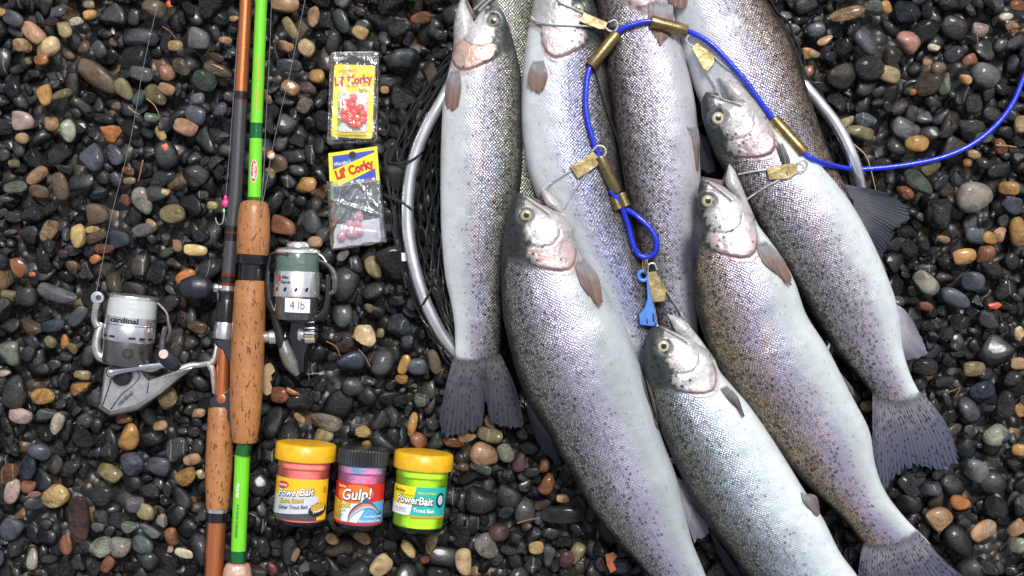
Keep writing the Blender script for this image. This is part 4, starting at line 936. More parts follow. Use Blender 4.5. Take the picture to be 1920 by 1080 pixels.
zig([(900, 560), (925, 620), (945, 700), (985, 790)], [(950, 560), (975, 640), (1000, 720), (1020, 790)], 7, 9, 12, 1.8)
zig([(1440, -10), (1492, 60), (1518, 140), (1558, 205), (1585, 265), (1602, 350)], [(1420, 20), (1470, 90), (1495, 160), (1520, 240), (1560, 320), (1590, 380)], 5, 12, 8, 2.6)
for q in ([(727, 306, 10), (750, 306, 26), (770, 302, 34), (786, 290, 30), (798, 276, 12)], [(720, 365, 10), (750, 378, 28), (766, 388, 34), (779, 406, 12)],
          [(786, 582, 12), (796, 566, 32), (806, 546, 32), (812, 530, 12)], [(848, 112, 30), (815, 145, 20), (785, 190, 16), (752, 250, 12), (724, 320, 10)],
          [(846, 122, 24), (822, 165, 20), (790, 215, 16), (765, 262, 14)], [(722, 300, 12), (728, 350, 14), (738, 400, 12), (745, 470, 10), (762, 540, 10)],
          [(1500, 148, 34), (1530, 160, 20), (1548, 190, 10)], [(1440, 10, 20), (1480, 70, 16), (1504, 130, 26), (1512, 165, 24)], [(1600, 300, 8), (1606, 350, 8), (1640, 360, 6)]):
    mb.add(*tube(catmull(PP(q), 30), 2.6, 7))
mb.add(*tube(PP([(1494, 142, 20), (1506, 158, 20)]), 14, 18))
tag(mb.build('rubber_mesh', M_RUB, net), kind='stuff')
M_WHT = simple('white_plastic', (.75, .75, .73), .4)
MB().add(*prism([(752, 474), (760, 474), (761, 490), (753, 490)], 12, 18, 1)).build('tag', M_WHT, net)

# ================================================================= STRINGER
N = NT('blue_vinyl_cord'); v = N.mapping(N.obj(), (K, K, K))
M_BLUE = N.done(N.bsdf(N.mix(N.noise(v, .05, 3).outputs[0], (.006, .022, .46), (.010, .035, .62)), .26, 0, .5, N.bump(N.noise(v, .35, 2).outputs[0], .8 * S), coat=.4, crough=.1))
N = NT('tarnished_brass'); v = N.mapping(N.obj(), (K, K, K)); nz = N.noise(v, .08, 5, .65, .8).outputs[0]
M_BRASS = N.done(N.bsdf(N.ramp(nz, [(.3, (.10, .075, .035)), (.48, (.24, .175, .075)), (.65, (.33, .25, .12)), (.8, (.20, .19, .12))]), N.maprange(nz, .3, .7, .42, .24), .85, .5, N.bump(N.noise(v, .2, 4).outputs[0], .45 * S)))
M_STEEL = simple('wire_steel', (.66, .66, .66), .30, .7)
M_CHROME = simple('chrome', (.78, .79, .82), .10, 1.0)
strg = thing('fish_stringer', 'blue cord fish stringer with brass sleeves and wire snaps over the trout', 'fish stringer', P(1180, 470, 0))
def over(pts, lift, n=60, minz=4.0, sm=9):
    c = catmull([(*p[:2], 0) for p in pts], n)[:, :2]
    z = np.array([max(minz, hit(x, y)) for x, y in c])
    z = np.array([z[max(0, i - 3):i + 4].max() for i in range(n)])
    zp = np.pad(z, sm // 2, mode='edge'); z = np.convolve(zp, np.ones(sm) / sm, 'valid')
    return np.array([P(x, y, q + lift) for (x, y), q in zip(c, z)])
cord1 = [(1975, 20), (1950, 80), (1921, 142), (1898, 195), (1862, 240), (1815, 275), (1760, 297), (1700, 309), (1650, 315), (1600, 317), (1555, 309), (1525, 299), (1505, 285), (1480, 255), (1452, 226), (1425, 190), (1400, 155), (1370, 120), (1340, 88), (1315, 70), (1288, 58), (1255, 49), (1218, 40), (1190, 45), (1165, 55), (1145, 78), (1125, 102), (1106, 127), (1099, 165), (1099, 210), (1108, 250), (1122, 290), (1138, 320), (1152, 350), (1166, 385), (1190, 402), (1216, 425), (1231, 450), (1229, 472), (1214, 482), (1197, 477), (1186, 455), (1177, 420), (1166, 390), (1152, 368), (1144, 356)]
CP = over(cord1, 6.5, 420, 6)
MB().add(*tube(CP, 5.1, 14)).build('cord', M_BLUE, strg)
def nearest(px, py):
    q = np.array([[c[0] * H / (H - c[2]) + 960, 540 - c[1] * H / (H - c[2])] for c in CP]); return int(np.argmin(np.hypot(q[:, 0] - px, q[:, 1] - py)))
for a, b, r in (((1506, 287), (1450, 225), 11.5), ((1288, 58), (1218, 41), 11.5), ((1156, 63), (1107, 125), 11.5), ((1124, 293), (1158, 361), 11.0)):
    i, j = sorted((nearest(*a), nearest(*b))); p0, p1 = CP[i], CP[j]; d = p1 - p0; Ls = np.linalg.norm(d)
    MB().add(*lathe(p0, d, [(0, r * .7), (0, r * .95), (1.5, r), (Ls * .3, r * 1.0), (Ls * .6, r * .98), (Ls - 1.5, r), (Ls, r * .95), (Ls, r * .7)], 26)).build('brass_sleeve', M_BRASS, strg)
z = max(CP[nearest(1160, 375)][2], 20)
MB().add(*lathe(P(1150, 367, z), P(1160, 392, z) - P(1150, 367, z), [(0, 8), (1, 9.5), (26, 9.5), (27, 8)], 20)).add(*lathe(P(1163, 362, z), P(1173, 387, z) - P(1163, 362, z), [(0, 8), (1, 9.5), (26, 9.5), (27, 8)], 20)).build('crimp', M_BRASS, strg)
N = NT('worn_brass_plate'); v = N.mapping(N.obj(), (K, K, K)); nz = N.noise(v, .05, 3, .5, .5).outputs[0]
M_PLATE = N.done(N.bsdf(N.ramp(nz, [(.35, (.22, .165, .07)), (.55, (.36, .29, .14)), (.7, (.44, .38, .22))]), .34, .7, .5, N.bump(nz, 1.2 * S)))
def clip(plate, wires, loop, lift=4, name='snap'):
    zp = max(hit(x, y) for x, y in plate + [tuple(np.mean(plate, 0))]) + lift
    s = MB(); 
    for w in wires:
        s.add(*tube(over(w, 3.2, 34, 8), 1.75, 8))
    lp = catmull([(*p, 0) for p in loop], 34)[:, :2]
    zl = max(hit(x, y) for x, y in lp) ; zc_ = max(zp, zl + 3)
    s.add(*tube(np.array([P(x, y, zc_ + 3) for x, y in lp]), 1.9, 8))
    w = s.build('wire_snap', M_STEEL, strg)
    MB().add(*prism(plate, zp, zp + 2.6, .6)).build('brass_plate', M_PLATE, w)
clip([(1095, 23), (1140, 42), (1134, 55), (1122, 54), (1086, 40)], [[(1098, 26), (1072, 14), (1050, 4), (1044, -6)], [(1128, 51), (1100, 49), (1040, 46), (1005, 39), (997, 32)]], [(1133, 50), (1143, 58), (1153, 58), (1158, 48), (1153, 38), (1141, 42)])
clip([(1068, 313), (1112, 284), (1127, 300), (1119, 312), (1084, 335)], [[(1070, 320), (1030, 345), (1016, 358), (1012, 378)], [(1102, 322), (1080, 352), (1064, 378), (1056, 392)]], [(1110, 284), (1120, 274), (1132, 276), (1136, 286), (1130, 295), (1122, 300)])
clip([(1296, 88), (1308, 80), (1338, 104), (1340, 118), (1326, 134), (1318, 128)], [[(1298, 92), (1320, 128), (1340, 160), (1354, 186)], [(1336, 104), (1352, 118), (1370, 132)]], [(1300, 88), (1291, 82), (1287, 73), (1292, 66)])
clip([(1437, 314), (1494, 304), (1496, 324), (1478, 335), (1442, 337)], [[(1440, 318), (1410, 322), (1384, 327)], [(1465, 335), (1430, 354), (1400, 374)]], [(1494, 306), (1506, 300), (1513, 308), (1509, 318), (1496, 321)])
clip([(1212, 511), (1229, 508), (1250, 542), (1246, 565), (1224, 567)], [[(1225, 566), (1229, 590), (1233, 612)], [(1248, 542), (1272, 580), (1292, 614)]], [(1214, 512), (1216, 497), (1226, 494), (1232, 506)])
s = MB()
for w in ([(928, -6), (912, 6), (898, 20)], [(918, -8), (902, 6), (889, 18)]): s.add(*tube(over(w, 6, 14, 60), 2.4, 8))
s.build('wire_snap', M_STEEL, strg)
zz = hit(1200, 470) + 10
MB().add(*lathe(P(1176, 460, zz), P(1202, 476, zz) - P(1176, 460, zz), [(8, 1), (9, 4.5), (13, 6.2), (20, 6.2), (24, 4.5), (25, 2.5), (30, 2)], 18)).add(*tube(PP([(1180, 461, zz), (1174, 462, zz), (1168, 455, zz)]), 1.4, 8)).build('swivel', M_CHROME, strg)
sr = MB()
for dx in (0, 3):
    a = np.linspace(0, 2 * math.pi, 30); sr.add(*tube(np.array([P(1208 + dx + 3.2 * math.cos(t), 494 + 19 * math.sin(t), zz + 3 + 6 * math.cos(t)) for t in a]), 1.4, 8, False))
sr.build('split_ring', simple('copper_ring', (.55, .38, .28), .2, 1.0), strg)
# blue plastic tag/tool hanging from the split ring
bt = thing('plastic_hook_remover', 'small light blue plastic tool on the split ring above a trout head', 'tool', P(1215, 560, 0))
M_LBLUE = simple('light_blue_plastic', (.06, .20, .62), .35, 0, .2)
zt = max(hit(1204, 519), hit(1212, 560), hit(1215, 600)) + 2
a = np.linspace(0, 2 * math.pi, 26)
MB().add(*tube(np.array([P(1206 + 9 * math.cos(t), 517 + 9 * math.sin(t), zt + 2) for t in a]), 4.0, 10, False)).build('ring', M_LBLUE, bt)
MB().add(*prism([(1212, 520), (1219, 522), (1224, 560), (1232, 610), (1222, 612), (1200, 609), (1198, 590), (1208, 578), (1214, 560)], zt - 2, zt + 4, 1.2)).build('handle', M_LBLUE, bt)
M_BLK = simple('black_plastic', (.012, .012, .013), .3, 0, .2)
MB().add(*prism([(1223, 588), (1226, 588), (1228, 604), (1224, 604)], zt + 3.2, zt + 4.4, .3)).add(*prism([(1212, 596), (1214, 596), (1215, 607), (1212, 607)], zt + 3.2, zt + 4.4, .3)).build('slot', M_BLK, bt)
cl = MB().add(*tube(over([(1112, 120), (1135, 200), (1160, 270), (1170, 330), (1180, 400), (1205, 480)], 2, 60), 1.6, 6)).build('black_cord', M_RUB)
tag(cl, 'thin black cord lying along the dark backs of the middle trout', 'cord')

# ================================================================= RODS
N = NT('cork'); v = N.mapping(N.obj(), (K, K, K))
pit = N.noise(N.mapping(v, (.22, .055, .22)), 1.0, 3, .6, .5).outputs[0]
pit2 = N.vor(N.mapping(v, (.11, .045, .11)), 1.0); q = N.n('SeparateColor'); N.l(pit2.outputs['Color'], q.inputs[0])
sp = N.n('SeparateXYZ'); N.l(v, sp.inputs[0])
ringn = N.math('FRACT', N.math('DIVIDE', N.math('ADD', sp.outputs[1], N.math('MULTIPLY', N.noise(v, .03, 2).outputs[0], 3.0)), 30.0))
seam = N.math('ADD', N.maprange(ringn, 0, .03, 1, 0), N.maprange(ringn, .97, 1, 0, 1))
ringid = N.math('FLOOR', N.math('DIVIDE', sp.outputs[1], 30.0)); wn = N.n('TexWhiteNoise', noise_dimensions='1D'); N.l(ringid, wn.inputs['W'])
c = N.mix(N.noise(v, .08, 5, .6).outputs[0], (.30, .115, .036), (.50, .225, .085))
c = N.mix(N.math('MULTIPLY', wn.outputs['Value'], .35), c, (.24, .085, .025))
c = N.mix(N.math('MULTIPLY', seam, .35), c, (.25, .10, .035))
pk = N.math('MAXIMUM', N.maprange(pit, .60, .65), N.math('MULTIPLY', N.math('LESS_THAN', q.outputs[0], .35), N.maprange(pit2.outputs['Distance'], .10, .17, 1, 0)))
c = N.mix(N.math('MULTIPLY', pk, .85), c, (.10, .035, .015))
M_CORK = N.done(N.bsdf(c, .42, 0, .45, N.bump(N.math('SUBTRACT', N.math('MULTIPLY', N.noise(v, .3, 3).outputs[0], .25), pk), 1.6 * S), coat=.25, crough=.25))
def rodmat(name, col, metal, rough, coat=.6, streak=.0):
    N = NT(name); v = N.mapping(N.obj(), (K, K, K)); 
    c = N.mix(N.noise(N.mapping(v, (.3, .02, .3)), 1.0, 4).outputs[0], tuple(x * .75 for x in col), tuple(min(1, x * 1.25) for x in col))
    d = N.vor(v, .10); dd = N.maprange(d.outputs['Distance'], .0, .16, 1, 0)
    return N.done(N.bsdf(c, rough, metal, .5, N.bump(N.math('ADD', N.math('MULTIPLY', dd, 1.0), N.math('MULTIPLY', N.noise(v, .1, 2).outputs[0], .4)), .35 * S), coat=coat, crough=.06))
M_COPPER = rodmat('copper_blank', (.60, .19, .065), .75, .3)
M_GREY = rodmat('grey_graphite', (.085, .085, .095), .5, .28)
M_GREEN = rodmat('lime_green_blank', (.16, .62, .015), 0, .3, .8)
M_DGREEN = rodmat('dark_green_wrap', (.005, .13, .03), .3, .2)
M_WRAP = rodmat('black_wrap', (.012, .010, .010), 0, .2)
M_RWRAP = rodmat('red_wrap', (.16, .02, .01), .2, .25)
M_SIL = simple('silver_metal', (.80, .80, .82), .24, .88)
M_GUN = simple('gunmetal', (.16, .15, .15), .26, .8, .3)
M_SILP = simple('silver_paint', (.60, .59, .57), .30, .85, .35, 0)
M_BLKG = simple('gloss_black', (.008, .008, .009), .14, 0, .5)
M_RUBB = simple('blue_black_rubber', (.014, .017, .024), .32, 0, .15, .6)
def P3(p, z): return P(p[0], p[1], z)
def rodpart(name, mat, parent, pts, z, seg=36):
    """pts: (px, py, radius) list along the rod"""
    V = []; F = []
    path = np.array([P(p[0], p[1], z if np.isscalar(z) else z[i]) for i, p in enumerate(pts)])
    return path
def rodseg(name, mat, parent, pts, z, seg=32, n=None):
    path = np.array([P(p[0], p[1], z) for p in pts]); r = np.array([p[2] for p in pts], float)
    ax = path[-1] - path[0]; ax /= np.linalg.norm(ax)
    V = []; F = []
    N_ = np.array([0, 0, 1.0]); B = np.cross(ax, N_)
    for i in range(len(path)):
        for j in range(seg):
            a = 2 * math.pi * j / seg; V.append(path[i] + r[i] * (math.cos(a) * N_ + math.sin(a) * B))
    for i in range(len(path) - 1):
        for j in range(seg): a = i * seg + j; b = i * seg + (j + 1) % seg; F.append([a, b, b + seg, a + seg])
    F.append(list(range(seg))[::-1]); F.append([(len(path) - 1) * seg + j for j in range(seg)])
    return MB().add(V, F).build(name, mat, parent, sharp=35)
Z1, Z2 = 22, 48
rod1 = thing('fishing_rod', 'copper coloured spinning rod with grey section, left of the green one', 'fishing rod', P(430, 540, 0), 'spinning rods side by side')
def c1(y): return float(np.interp(y, [-80, 0, 172, 350, 535, 640, 780, 950, 1080, 1160], [466, 461, 452, 443, 427, 420, 414, 408, 401, 397]))
def seg1(name, mat, y0, y1, r0, r1=None, extra=None, n=6):
    r1 = r0 if r1 is None else r1
    ys = np.linspace(y0, y1, n); pts = [(c1(y), y, r0 + (r1 - r0) * (y - y0) / (y1 - y0)) for y in ys]
    return rodseg(name, mat, rod1, extra or pts, Z1)
seg1('blank', M_COPPER, -80, 172, 11.5, 12.2)
seg1('thread_wrap', M_WRAP, 172, 187, 12.8)
seg1('ring', M_RWRAP, 187, 190, 12.9)
seg1('blank', M_GREY, 190, 424, 13, 13.2)
seg1('thread_wrap', M_WRAP, 424, 452, 13.8)
seg1('ring', M_RWRAP, 435, 438, 14.1)
seg1('blank', M_GREY, 452, 512, 13.4)
seg1('thread_wrap', M_RWRAP, 512, 536, 14)
seg1('ring', M_WRAP, 518, 530, 14.2)
seg1('ring', M_SIL, 536, 545, 14.6)
# ribbed locking nut
V = []; F = []; ys = [545, 548, 552, 556, 560, 563, 600, 604]; rs = [15, 16.5, 15.6, 16.5, 15.6, 16.8, 18.5, 18]
pk_ = rodseg('locking_nut', M_BLK, rod1, [(c1(y) + 1, y, r) for y, r in zip(ys, rs)], Z1)
rb = MB()
for k in range(18):
    a = k / 18 * 2 * math.pi; r = 17.6
    p0, p1 = P(c1(564) + 1, 566, Z1), P(c1(600) + 1, 598, Z1)
    off = np.array([r * math.sin(a), 0, r * math.cos(a)]); rb.add(*tube([p0 + off * .96, p1 + off * 1.03], 1.3, 6))
rb.build('grip_ribs', M_BLK, pk_)
seg1('hood', M_SIL, 604, 635, 17.5, 21, [(c1(604), 604, 17.5), (c1(606), 606, 18.2), (c1(632) - 1, 630, 21), (c1(635) - 1, 635, 20)])
seg1('reel_seat', M_COPPER, 635, 790, 13.5)
# curved black seat shell pieces
rs_ = MB().add(*prism([(404, 635), (436, 635), (437, 700), (431, 690), (425, 672), (416, 655), (404, 648)], Z1 + 8, Z1 + 17, 3)).add(*prism([(391, 748), (404, 742), (420, 738), (434, 722), (436, 780), (434, 800), (420, 782), (405, 772), (393, 764)], Z1 + 8, Z1 + 18, 3)).build('seat_shell', M_RUBB, rod1)
MB().add(*lathe(P(415, 748, Z1 + 17.5), (0, 0, 1), [(0, 8), (.8, 8.5), (1.0, 8)], 22)).build('seat_hole', M_COPPER, rs_)
seg1('cork_grip', M_CORK, 768, 955, 24, 22, [(c1(y), y, r) for y, r in [(762, 21), (768, 23.5), (800, 24.5), (850, 25), (880, 25), (920, 23), (948, 21.5), (953, 20.5)]])
seg1('ring', M_SIL, 953, 960, 20.5, 19.5)
seg1('ferrule', M_BLKG, 960, 978, 19.3, 18.8)
seg1('blank', M_COPPER, 978, 1160, 17.6, 17.2)

rod2 = thing('fishing_rod', 'lime green spinning rod with long cork grip, right of the copper one', 'fishing rod', P(470, 540, 0), 'spinning rods side by side')
def c2(y): return float(np.interp(y, [-80, 0, 230, 375, 480, 560, 750, 830, 850, 1055, 1160], [494, 490, 481, 477, 474, 468, 461, 459, 455, 446, 441]))
def seg2(name, mat, y0, y1, r0, r1=None, extra=None, n=6, z=Z2):
    r1 = r0 if r1 is None else r1
    pts = [(c2(y), y, r0 + (r1 - r0) * (y - y0) / (y1 - y0)) for y in np.linspace(y0, y1, n)]
    return rodseg(name, mat, rod2, extra or pts, z)
g1 = seg2('blank', M_GREEN, -80, 231, 10.6, 11.2)
seg2('thread_wrap', M_DGREEN, 231, 260, 11.5)
g2 = seg2('blank', M_GREEN, 260, 376, 11.8, 12.4)
seg2('thread_wrap', M_DGREEN, 370, 379, 13)
seg2('cork_grip', M_CORK, 378, 480, 20, 30, [(c2(y), y, r) for y, r in [(376, 13), (378, 20), (382, 24.5), (390, 27), (405, 29), (440, 30), (478, 29.5), (480, 28.5)]])
seg2('seat_ring', M_BLKG, 478, 496, 30, 30, [(c2(y), y, r) for y, r in [(477, 29), (479, 30.8), (490, 30.5), (495, 28), (497, 23)]])
seg2('reel_seat', M_BLKG, 495, 530, 23.5)
seg2('cork_grip', M_CORK, 528, 830, 26, 24, [(c2(y), y, r) for y, r in [(526, 25), (529, 28), (545, 29), (600, 30), (680, 30.5), (750, 29.5), (790, 27), (820, 23.5), (829, 21.5), (831, 17)]])
seg2('thread_wrap', M_DGREEN, 831, 852, 13.5)
g3 = seg2('blank', M_GREEN, 852, 1032, 14.2, 13.8, z=40)
seg2('thread_wrap', M_DGREEN, 1032, 1055, 13.8, z=40)
seg2('ring', M_RWRAP, 1053, 1058, 16, z=40)
N = NT('clear_wrapped_cork'); v = N.mapping(N.obj(), (K, K, K)); nz = N.noise(v, .06, 5, .7, 1.0).outputs[0]
M_WC = N.done(N.bsdf(N.ramp(nz, [(.35, (.40, .22, .13)), (.55, (.55, .36, .26)), (.7, (.70, .62, .58))]), .2, 0, .5, N.bump(nz, 3 * S), coat=.9))
seg2('butt_grip', M_WC, 1057, 1160, 25, z=40, extra=[(c2(y), y, r) for y, r in [(1055, 17), (1058, 22), (1066, 25), (1080, 27), (1160, 27)]])

# text helper -----------------------------------------------------
def text_geo(txt, size, bold=0.0, shear=0.0, sx=1.0, res=3):
    cu = bpy.data.curves.new('txt', 'FONT'); cu.body = txt; cu.size = size; cu.offset = bold * size; cu.shear = shear; cu.resolution_u = res
    cu.align_x = 'CENTER'; cu.align_y = 'CENTER'; cu.fill_mode = 'FRONT'
    ob = bpy.data.objects.new('txt', cu); COL.objects.link(ob)
    dg = bpy.context.evaluated_depsgraph_get(); me = bpy.data.meshes.new_from_object(ob.evaluated_get(dg))
    V = np.array([v.co[:] for v in me.vertices]); F = [list(p.vertices) for p in me.polygons]
    bpy.data.objects.remove(ob); bpy.data.curves.remove(cu); bpy.data.meshes.remove(me)
    V[:, 0] *= sx
    return V[:, :2], F
def poly_geo(pts): return np.array(pts, float), [list(range(len(pts)))]
def ell_geo(cx, cy, rx, ry, n=28, rot=0, star=0):
    a = np.linspace(0, 2 * math.pi, n, endpoint=False); rr = 1 + (star * ((np.arange(n) % 2) * 2 - 1))
    x = rx * np.cos(a) * rr; y = ry * np.sin(a) * rr; c, s = math.cos(rot), math.sin(rot)
    return np.stack([cx + x * c - y * s, cy + x * s + y * c], 1), [list(range(n))]
def place2(g, x, y, rot=0):
    V, F = g; c, s = math.cos(rot), math.sin(rot)
    return np.stack([V[:, 0] * c - V[:, 1] * s + x, V[:, 0] * s + V[:, 1] * c + y], 1), F
def wrapcyl(g, base, ax, r, step=5.0):
    """2-D (x around, y along axis) geometry wrapped on a cylinder whose top line faces +Z"""
    V, F = g
    bm = bmesh.new(); vs = [bm.verts.new((x, y, 0)) for x, y in V]
    for f in F:
        try: bm.faces.new([vs[i] for i in f])
        except ValueError: pass
    x0, x1 = V[:, 0].min(), V[:, 0].max(); k = math.floor(x0 / step) * step
    while k < x1:
        if k > x0: bmesh.ops.bisect_plane(bm, geom=bm.verts[:] + bm.edges[:] + bm.faces[:], plane_co=(k, 0, 0), plane_no=(1, 0, 0), dist=1e-5)
        k += step
    bm.verts.index_update()
    ax = np.asarray(ax, float); ax /= np.linalg.norm(ax); Nz = np.array([0, 0, 1.0]) - ax * ax[2]; Nz /= np.linalg.norm(Nz); B = np.cross(ax, Nz)
    out = []
    for vv in bm.verts:
        a = vv.co.x / r; out.append(np.asarray(base) + ax * vv.co.y + r * (math.cos(a) * Nz + math.sin(a) * B))
    FF = [[q.index for q in f.verts] for f in bm.faces]; bm.free()
    return out, FF
def flatmap(g, org, rot, z):
    V, F = g; c, s = math.cos(rot), math.sin(rot)
    return [P(org[0], org[1], z) + np.array([x * c - y * s, x * s + y * c, 0]) for x, y in V], F
def ink(name, col, rough=.35, metal=0.0, coat=.3): return simple('ink_' + name, col, rough, metal, coat, 0, .08, .5, .06)
I_RED = ink('red', (.55, .02, .015)); I_WHITE = ink('white', (.78, .78, .76)); I_BLACK = ink('black', (.01, .01, .012)); I_YEL = ink('yellow', (.80, .48, .02))
I_LYEL = ink('lemon', (.85, .68, .01)); I_BLUE = ink('blue', (.03, .07, .42)); I_TEAL = ink('teal', (.02, .42, .36)); I_ORG = ink('orange', (.75, .16, .015)); I_SKY = ink('sky', (.10, .36, .62))
I_SILV = ink('silver', (.62, .65, .74), .3, .2); I_DK = ink('grey', (.06, .06, .07)); I_GOLD = ink('gold', (.55, .33, .03)); I_NAVY = ink('navy', (.03, .10, .22)); I_SKYL = ink('pale_blue', (.30, .50, .62)); I_LIME = ink('lime', (.35, .6, .05))
# rod print
def rod_print(parent, xc, z, r, txt, y, size, mat, rot=math.pi / 2, bold=.02, shear=0, xo=0, sx=1.0):
    g = text_geo(txt, size, bold, shear, sx); g = place2(g, xo, 0, rot)
    cx = xc(y); base = P(cx, y, z); up = P(xc(y - 60), y - 60, z) - base
    return MB().add(*wrapcyl(g, base, up, r, 3)).build('lettering', mat, parent, smooth=False)
# logo oval on green blank
base = P(c2(322), 322, Z2); up = P(c2(262), 262, Z2) - base
sgn = 1
MB().add(*wrapcyl(ell_geo(0, 0, 6.6, 21), base, up, 12.45, 2)).build('logo_oval', I_WHITE, g2, smooth=False)
MB().add(*wrapcyl(ell_geo(0, 0, 5.6, 19.5), base, up, 12.65, 2)).build('logo_oval', I_RED, g2, smooth=False)
rod_print(g2, c2, Z2, 12.9, 'Berkley', 322, 9.5, I_WHITE, shear=.25)
rod_print(g1, c2, Z2, 11.45, 'Flicker Special', 160, 11, I_GOLD, shear=.4, xo=2, sx=1.5)
rod_print(g3, c2, 40, 14.6, 'Berkley', 918, 9, I_WHITE, shear=.3, xo=-4)
rod_print(g3, c2, 40, 14.6, 'SPINNING ROD 6-6', 975, 6.5, I_DK, xo=-2, sx=1.1)

# ================================================================= REELS
def poly_tube(pts, r, seg=14, n=40): return tube(catmull(PP(pts), n), r if np.isscalar(r) else np.interp(np.linspace(0, 1, n), np.linspace(0, 1, len(r)), r), seg)
N = NT('clear_line_wound'); v = N.mapping(N.obj(), (K, K, K)); w = N.noise(N.mapping(v, (.02, 1.2, .02)), 1.0, 2).outputs[0]
M_LINE1 = N.done(N.bsdf(N.mix(w, (.42, .45, .45), (.62, .66, .66)), .25, 0, .5, N.bump(w, 1.0 * S), coat=.4))
N = NT('green_line_wound'); v = N.mapping(N.obj(), (K, K, K)); w = N.noise(N.mapping(v, (.02, 1.2, .02)), 1.0, 2).outputs[0]
M_LINE2 = N.done(N.bsdf(N.mix(w, (.055, .10, .085), (.12, .19, .16)), .28, 0, .5, N.bump(w, 1.0 * S), coat=.4))
# ---- silver reel on the copper rod
reel1 = MB().add(*prism([(194, 690), (212, 684), (262, 686), (279, 706), (295, 706), (330, 690), (345, 687), (362, 690), (345, 702), (330, 712), (300, 738), (258, 764), (206, 777), (185, 762)], 12, 40, 6, 3)).build('reel', M_SILP, rod1, sharp=30)
MB().add(*prism([(184, 755), (206, 768), (258, 757), (330, 706), (336, 712), (260, 770), (206, 781), (182, 766)], 8, 34, 3)).build('rear_trim', M_GUN, reel1)
MB().add(*poly_tube([(336, 694, 34), (355, 686, 33), (375, 684, 32), (392, 681, 32)], [9, 6.5, 5.5, 6])).add(*poly_tube([(391, 684, 32), (400, 676, 32), (405, 655, 32), (408, 634, 30)], [7, 5.5, 4, 2.5])).add(*poly_tube([(390, 680, 32), (398, 694, 32), (400, 715, 32), (401, 738, 30)], [7, 5.5, 4.5, 2.5])).build('foot', M_SILP, reel1)
ax = P(236, 676, 50) - P(250, 556, 50); ax /= np.linalg.norm(ax); b0 = P(251, 552, 52)
sp_ = MB().add(*lathe(b0, ax, [(0, 20), (1, 40), (3, 44), (6, 44.5), (8, 42), (9, 40)], 48)).build('spool_rim', M_SIL, reel1)
MB().add(*lathe(b0, ax, [(7, 40), (9, 42.5), (22, 44), (36, 44.5), (42, 44)], 48)).build('wound_line', M_LINE1, reel1)
MB().add(*lathe(b0, ax, [(40, 44), (41, 46), (52, 46.2), (53, 45.6), (54, 46.2), (84, 46.5), (86, 45.5), (87, 44)], 56)).build('spool_skirt', M_SIL, reel1)
MB().add(*lathe(b0, ax, [(84, 44), (86, 44.5), (122, 43.5), (128, 41), (131, 34)], 48)).build('rotor', M_GUN, reel1)
MB().add(*wrapcyl(place2(text_geo('cardinal', 13, .03, 0, 1.35), 0, 0), b0 + ax * 47.5, -ax, 46.6, 4)).add(*wrapcyl(poly_geo([(-60, -.5), (60, -.5), (60, .5), (-60, .5)]), b0 + ax * 56, -ax, 46.6, 4)).build('lettering', I_BLACK, reel1, smooth=False)
sl = MB()
for k in range(-3, 4):
    if k == 0: continue
    sl.add(*wrapcyl(poly_geo([(k * 19 - 6, -2), (k * 19 + 6, -2), (k * 19 + 6, 2), (k * 19 - 6, 2)]), b0 + ax * 78, -ax, 46.9, 3))
g = MB()
for k in range(10):
    a = k / 10 * 2 * math.pi; g.add(*wrapcyl(ell_geo(14 + 8 * math.cos(a), 8 * math.sin(a), 1.8, 2.6, 8, a), b0 + ax * 106, -ax, 44.6, 2)); g.add(*wrapcyl(ell_geo(14 + 4 * math.cos(a), 4 * math.sin(a), .9, 1.4, 6, a), b0 + ax * 106, -ax, 44.6, 2))
sl.build('vent_slot', M_BLK, reel1, smooth=False); g.build('emblem', M_BLK, reel1, smooth=False)
# rotor arms
MB().add(*poly_tube([(190, 605, 52), (184, 625, 54), (181, 650, 54), (188, 668, 52), (210, 675, 50), (245, 682, 50), (282, 690, 48), (300, 684, 46)], [6, 8, 9, 10, 9, 8, 8, 7])).build('rotor_arm', M_GUN if False else M_SILP, reel1)
MB().add(*poly_tube([(300, 680, 46), (303, 655, 46), (307, 628, 46), (312, 612, 46)], [8, 7, 6, 6])).add(*poly_tube([(313, 640, 50), (319, 622, 50), (316, 606, 50)], [3, 4, 4])).build('rotor_arm', M_GUN, reel1)
ba = MB().add(*poly_tube([(187, 556, 66), (180, 575, 66), (177, 598, 62), (183, 612, 58)], [8, 6.5, 6, 7])).build('bail_arm', M_SILP, reel1)
MB().add(*lathe(P(185, 558, 64), (0, 0, 1), [(0, 11), (8, 12), (10, 11), (10.5, 7)], 26)).build('line_roller', M_SIL, ba)
MB().add(*lathe(P(185, 558, 74), (0, 0, 1), [(0, 6), (1.5, 5.5), (1.6, 3)], 6)).build('screw', M_GUN, ba)
MB().add(*poly_tube([(316, 606, 50), (312, 586, 62), (296, 568, 76)], 2)).build('bail_wire', M_STEEL, ba)
hub = MB().add(*lathe(P(231, 704, 38), (0, 0, 1), [(0, 19), (10, 18.5), (12, 16), (20, 15), (22, 12)], 30)).build('handle_hub', M_BLK, reel1)
MB().add(*poly_tube([(212, 697, 70), (240, 692, 72), (275, 687, 74), (312, 684, 74)], [8, 5.5, 5, 5.5])).add(*ellipsoid(P(209, 698, 68), (10, 10, 10))).build('handle_arm', M_CHROME, hub)
kn = MB().add(*poly_tube([(304, 661, 92), (308, 666, 92), (318, 676, 88), (328, 685, 82), (334, 690, 78)], [13, 15, 15, 14, 8], 20)).build('handle_knob', M_RUBB, hub)
MB().add(*lathe(P(307, 664, 105), (-.1, .12, 1), [(0, 8.5), (2.2, 8.2), (2.6, 6)], 22)).build('knob_cap', simple('pale_cap', (.62, .50, .44), .35), kn)
